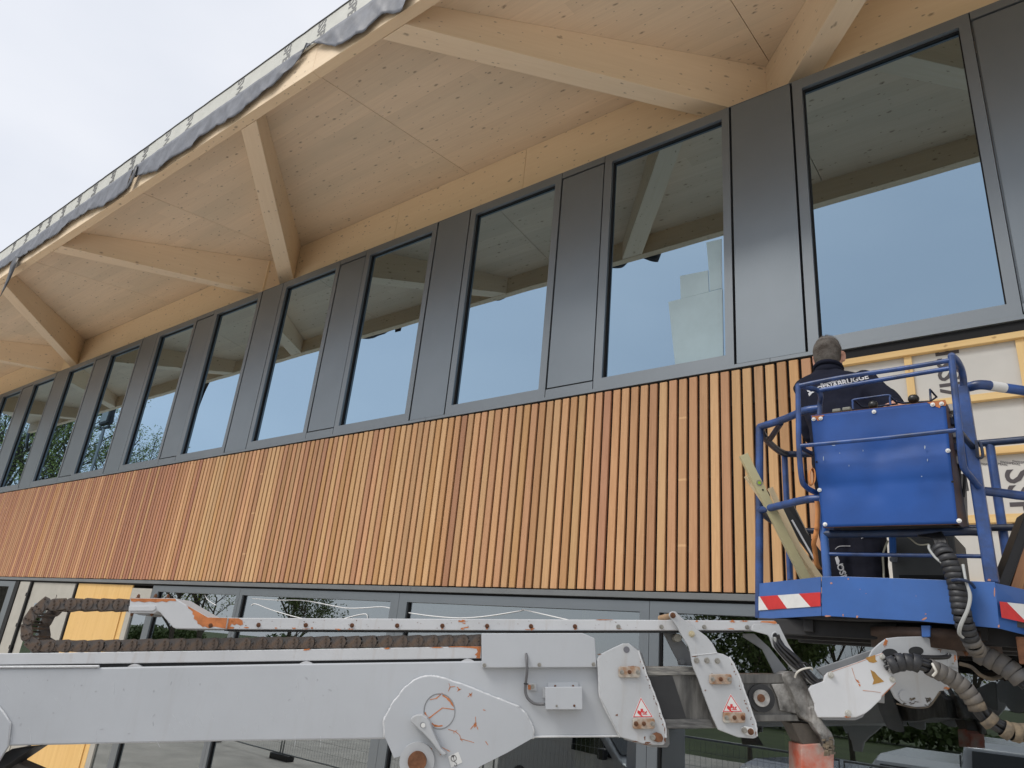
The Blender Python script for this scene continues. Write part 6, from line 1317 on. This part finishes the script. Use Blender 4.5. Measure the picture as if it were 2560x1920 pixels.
def tree(base, H, seed, nleaf, label, spread=.32, leaf=.16, lm=None, tr_=.022):
    rr = random.Random(seed); t = empty('deciduous_tree', base, label=label, cat='tree', group='trees across the yard')
    tb = MB(); tips = []
    def br(p, d, L_, r_, lv):
        n = 4; pts = [p]; dd = d.copy()
        for k in range(n):
            dd = (dd + Vector((rr.uniform(-.16, .16), rr.uniform(-.16, .16), rr.uniform(-.02, .12)))).normalized(); pts.append(pts[-1] + dd * L_ / n)
        tb.tube(pts, [r_ * (1 - .6 * k / n) for k in range(n + 1)], 6 if lv < 2 else 4, cap=False)
        if lv >= 2: tips.extend(pts[1:])
        if lv < 4:
            nb = (9, 6, 5, 4)[lv]
            for k in range(nb):
                f = (.28 + .72 * (k + rr.random()) / nb) if lv == 0 else (.15 + .85 * (k + rr.random()) / nb)
                i = min(int(f * n), n - 1); q = pts[i].lerp(pts[i + 1], f * n - i); a = rr.uniform(0, 2 * PI)
                side = Vector((math.cos(a), math.sin(a), 0)); nd = (dd * .55 + side * rr.uniform(.5, .95) + Vector((0, 0, .18))).normalized()
                br(q, nd, L_ * (spread * 1.5 if lv == 0 else .55) * rr.uniform(.7, 1.1) * (1.15 - .5 * f if lv == 0 else 1), r_ * .42, lv + 1)
    br(Vector((0, 0, 0)), Vector((0, 0, 1)), H, H * tr_, 0)
    o = tb.build('branches', M_BARK, t)
    lb = MB(); vs_ = []; fs_ = []
    for k in range(nleaf):
        p = rr.choice(tips) + Vector((rr.gauss(0, .22), rr.gauss(0, .22), rr.gauss(0, .2))); s_ = leaf * rr.uniform(.5, 1.2)
        u_ = Vector((rr.uniform(-1, 1), rr.uniform(-1, 1), rr.uniform(-1, 1))).normalized(); v_ = u_.cross(Vector((rr.uniform(-1, 1), rr.uniform(-1, 1), rr.uniform(-1, 1)))).normalized()
        b_ = len(vs_); vs_ += [p - u_ * s_, p + v_ * s_ * .45, p + u_ * s_, p - v_ * s_ * .45]; fs_.append((b_, b_ + 1, b_ + 2, b_ + 3))
    lb.add(vs_, fs_); o = lb.build('foliage', lm or M_LEAF2, t); o['kind'] = 'stuff'
    return t
def tbase(px, py, Yv): P = MIR(px, py, Yv); return Vector((P.x, P.y, 0)), P.z
b_, h_ = tbase(155, 1052, 19); tree(b_, h_ * 1.02, 3, 16000, 'tall sparse spring tree mirrored in the second and third windows from the left', .40, .085)
b_, h_ = tbase(45, 1118, 17); tree(b_, h_, 8, 15000, 'bushy tree mirrored low in the leftmost upper windows', .45, .085)
b_, h_ = tbase(250, 1160, 21); tree(b_, h_ * .9, 12, 10000, 'small tree mirrored beside the floodlight mast', .42, .085)
b_, h_ = tbase(760, 1440, 26); tree(b_, h_, 21, 9000, 'dense early spring tree mirrored in the ground floor glass above the rail', .50, .10, M_LEAF)
b_, h_ = tbase(560, 1380, 30); tree(b_, h_, 25, 4000, 'thin dark trunked tree mirrored right of the boarded opening', .34, .10, None, .030)
b_, h_ = tbase(480, 1390, 28); tree(b_, h_, 33, 4000, 'slender tree mirrored left of the first ground floor mullion', .34, .10, None, .028)
b_, h_ = tbase(1868, 1612, 30); tree(b_, h_ * 1.0, 41, 12000, 'round bushy tree mirrored between the boom bracket and the hose bundle', .62, .14, M_LEAF)
b_, h_ = tbase(2110, 1560, 34); tree(b_, h_, 47, 300, 'bare branched tree mirrored under the blue cage', .55, .08, None, .02)
b_, h_ = tbase(2400, 1540, 34); tree(b_, h_, 53, 2500, 'open crowned tree mirrored right of the cage bracket', .5, .10, None, .02)
# hedge row along the field
q = MB(); rr = random.Random(2); vs_ = []; fs_ = []
for k in range(42000):
    x = rr.uniform(-170, 90); hgt = 2.1 + .7 * math.sin(x * .21) + .5 * math.sin(x * .53 + 1); p = Vector((x, -48 + rr.uniform(-1.5, 1.5), rr.random() ** .7 * hgt)); s_ = rr.uniform(.15, .4)
    u_ = Vector((rr.uniform(-1, 1), rr.uniform(-1, 1), rr.uniform(-1, 1))).normalized(); v_ = u_.cross(Vector((rr.uniform(-1, 1), rr.uniform(-1, 1), rr.uniform(-1, 1)))).normalized()
    b_ = len(vs_); vs_ += [p - u_ * s_, p + v_ * s_ * .5, p + u_ * s_, p - v_ * s_ * .5]; fs_.append((b_, b_ + 1, b_ + 2, b_ + 3))
q.add(vs_, fs_); o = q.build('hedge', M_LEAF); tag(o, 'long green hedge along the far side of the grass field', 'hedge'); o['kind'] = 'stuff'
# floodlight mast
P = MIR(264, 1062, 14.0); fm = empty('floodlight_mast', (P.x, P.y, 0), label='grey mast with a black square floodlight, mirrored in an upper window at the left', cat='floodlight')
M_MAST = pmat('galvanised', (.36, .38, .38), rough=.5, metal=.4)
q = MB(); q.tube([(0, 0, 0), (0, 0, P.z - .2)], [.14, .08], 12); q.build('mast', M_MAST, fm); q = MB(); q.tube([(.16, 0, 0), (.16, 0, P.z - .3)], .02, 6); q.build('cable', M_HOSE, fm)
q = MB(); q.box((-.5, -.12, P.z), (.5, .16, P.z + .95)); lh = q.build('lamp_housing', M_DGREY, fm, bevel=.04); q = MB(); q.box((-.38, .161, P.z + .12), (.38, .18, P.z + .8)); q.build('lamp_glass', pmat('lamp_glass', (.30, .31, .28), rough=.2), lh)
q = MB(); q.box((-.6, -.06, P.z - .22), (.6, .06, P.z - .12)); q.box((-.55, -.03, P.z - .15), (-.48, .03, P.z + .4)); q.box((.48, -.03, P.z - .15), (.55, .03, P.z + .4)); q.build('lamp_bracket', M_DGREY, fm)
lh.rotation_euler = (0, 0, 0)
# temporary fence panels
M_FEN = pmat('fence_wire', (.30, .31, .31), rough=.5, metal=.5)
def fence_panel(loc, rz, lab, first=None):
    t = empty('fence_panel', loc, label=lab, cat='fence panel', group='temporary fence panels'); t.rotation_euler = (0, 0, rz)
    if first:
        for ch in first.children: c = ch.copy(); COL.objects.link(c); c.parent = t
        return t
    W, H = 3.4, 2.0
    q = MB(); q.tube([(0, 0, .1), (0, 0, H), (W, 0, H), (W, 0, .1)], .021, 8); q.tube([(0, 0, .15), (W, 0, .15)], .018, 8); q.build('tube_frame', M_FEN, t)
    q = MB()
    for k in range(1, 34): q.tube([(k * .1, 0, .15), (k * .1, 0, H)], .0028, 3, cap=False)
    for k in range(1, 8): q.tube([(0, 0, .15 + k * .235), (W, 0, .15 + k * .235)], .0028, 3, cap=False)
    o = q.build('wire_mesh', M_FEN, t); o['kind'] = 'stuff'
    q = MB(); q.box((-.38, -.12, 0), (.38, .12, .14)); q.build('rubber_foot', M_DGREY, t, bevel=.02)
    return t
fbase = MIR(715, 1875, 13.2); f0 = None
lbs = ['mesh fence panel mirrored beneath the boom left of the pivot plate', 'mesh fence panel next to the one mirrored below the pivot plate', 'mesh fence panel mirrored behind the blue van', 'mesh fence panel in front of the white vehicles', 'mesh fence panel at the right end of the row', 'mesh fence panel left of the boarded opening', 'mesh fence panel at the left end of the row']
for k, dx in enumerate((0, 3.5, 7, 10.5, 14, -3.5, -7)):
    t = fence_panel((fbase.x + dx, -2.2 + .12 * math.sin(k * 2), 0), .03 * math.sin(k * 3), lbs[k], f0); f0 = f0 or t
# parked vans
def van(loc, rz, col, label, cat='van', L_=4.9, W=1.9, H=1.95, star=True, name='parked_van'):
    t = empty(name, loc, label=label, cat=cat, group='vehicles parked across the yard'); t.rotation_euler = (0, 0, rz)
    mp_ = pmat('car_paint_%d' % int(col[0] * 1000), col, rough=.22, coat=.8, spec=.6); mg = pmat('car_glass', (.015, .02, .022), rough=.05, spec=.8); mk_ = pmat('car_trim', (.02, .02, .02), rough=.5); ml = pmat('headlight_glass', (.75, .78, .8), rough=.08, metal=.3); mc = pmat('chrome', (.7, .7, .72), rough=.12, metal=1)
    # profile in the xz plane, front at +x
    pr = [(-L_/2, .42), (-L_/2 + .02, 1.2), (-L_/2 + .14, H - .1), (-L_/2 + .35, H), (.55, H), (.95, H - .08), (1.62, 1.28), (1.75, 1.2), (L_/2 - .22, 1.0), (L_/2 - .06, .86), (L_/2, .62), (L_/2 - .02, .32), (L_/2 - .3, .25), (-L_/2 + .1, .3)]
    q = MB(); n = len(pr)
    rows = []
    for wv in (-1, -.93, .93, 1):
        rows.append([(x, wv * W / 2 * (1 - (.10 * max(0, (z - 1.1)) / (H - 1.1) if z > 1.1 else 0)), z + (-.04 if abs(wv) == 1 and z > H - .2 else 0)) for x, z in pr])
    vs_ = [v for r_ in rows for v in r_]; fs_ = []
    for j in range(3):
        for i in range(n): fs_.append((j * n + i, j * n + (i + 1) % n, (j + 1) * n + (i + 1) % n, (j + 1) * n + i))
    fs_ += [tuple(range(n))[::-1], tuple(range(3 * n, 4 * n))]
    q.add(vs_, fs_); body = q.build('body', mp_, t, bevel=.04, seg=3)
    q = MB(); q.prism([(1.0, -.74, H - .13), (1.0, .74, H - .13), (1.60, .82, 1.33), (1.60, -.82, 1.33)], (.012, 0, .012)); q.build('windscreen', mg, t)
    for s in (-1, 1):
        q = MB(); q.prism([(.2, s * .925, 1.25), (1.45, s * .925, 1.25), (.92, s * .895, H - .2), (.2, s * .895, H - .2)], (0, s * .02, 0)); q.build('side_window', mg, t)
        q = MB(); q.prism([(L_/2 - .03, s * .62, .80), (L_/2 - .12, s * .90, .84), (L_/2 - .14, s * .90, .98), (L_/2 - .12, s * .60, .92)], (.03, 0, 0)); q.build('headlight', ml, t, bevel=.01)
        q = MB(); q.box((1.2, s * .98, 1.2), (1.38, s * 1.14, 1.42)); q.build('wing_mirror', mk_, t, bevel=.03)
        for x in (-1.55, 1.6):
            q = MB(); q.lathe((x, s * (W/2 - .2), .33), (0, s, 0), [(.2, 0), (.33, .02), (.33, .2), (.29, .215)], 24); w = q.build('tyre', mk_, t); q = MB(); q.lathe((x, s * (W/2 - .02), .33), (0, s, 0), [(.2, 0), (.2, .03), (.05, .02)], 16); q.build('rim', mc, w)
    q = MB(); q.prism([(L_/2 - .015, -.52, .60), (L_/2 - .015, .52, .60), (L_/2 - .08, .50, .84), (L_/2 - .08, -.50, .84)], (.03, 0, 0)); q.build('grille', mk_, t)
    q = MB(); q.box((L_/2 - .1, -.7, .34), (L_/2 + .01, .7, .48)); q.build('lower_intake', mk_, t, bevel=.02)
    if star:
        q = MB(); c_ = Vector((L_/2 + .03, 0, .73)); q.tube([c_ + Vector((-.02 * math.sin(a), .105 * math.cos(a), .105 * math.sin(a))) for a in [2 * PI * k / 24 for k in range(24)]], .011, 6, closed=True)
        for k in range(3):
            a = PI / 2 + 2 * PI * k / 3; q.tube([c_, c_ + Vector((-.02 * math.sin(a), .1 * math.cos(a), .1 * math.sin(a)))], [.02, .005], 6)
        q.build('three_pointed_star', mc, t)
    return t
def vbase(px, py, Yv): P = MIR(px, py, Yv); return (P.x, P.y, 0)
vb = vbase(1790, 1886, 12.2); van((vb[0] + 2.3 * .35, vb[1] - 2.3, 0), PI / 2 + .12, (.02, .035, .10), 'dark blue van with a star badge mirrored below the second collar plate', H=1.75)
vb = vbase(2225, 1885, 12.0); van((vb[0] + .2, vb[1] - 2.6, 0), PI / 2 - .05, (.62, .64, .65), 'white van mirrored in the glass under the cage bracket', H=2.12, star=False)
vb = vbase(2530, 1885, 12.6); van((vb[0], vb[1] - 2.4, 0), PI / 2 - .1, (.55, .57, .60), 'tall pale van mirrored in the bottom right corner', H=2.45, star=False)
vb = vbase(1440, 1900, 13.0); van((vb[0] - 1.4, vb[1] - 3.0, 0), .25, (.40, .41, .42), 'silver van side on, mirrored left of the blue van', H=1.9, star=False)
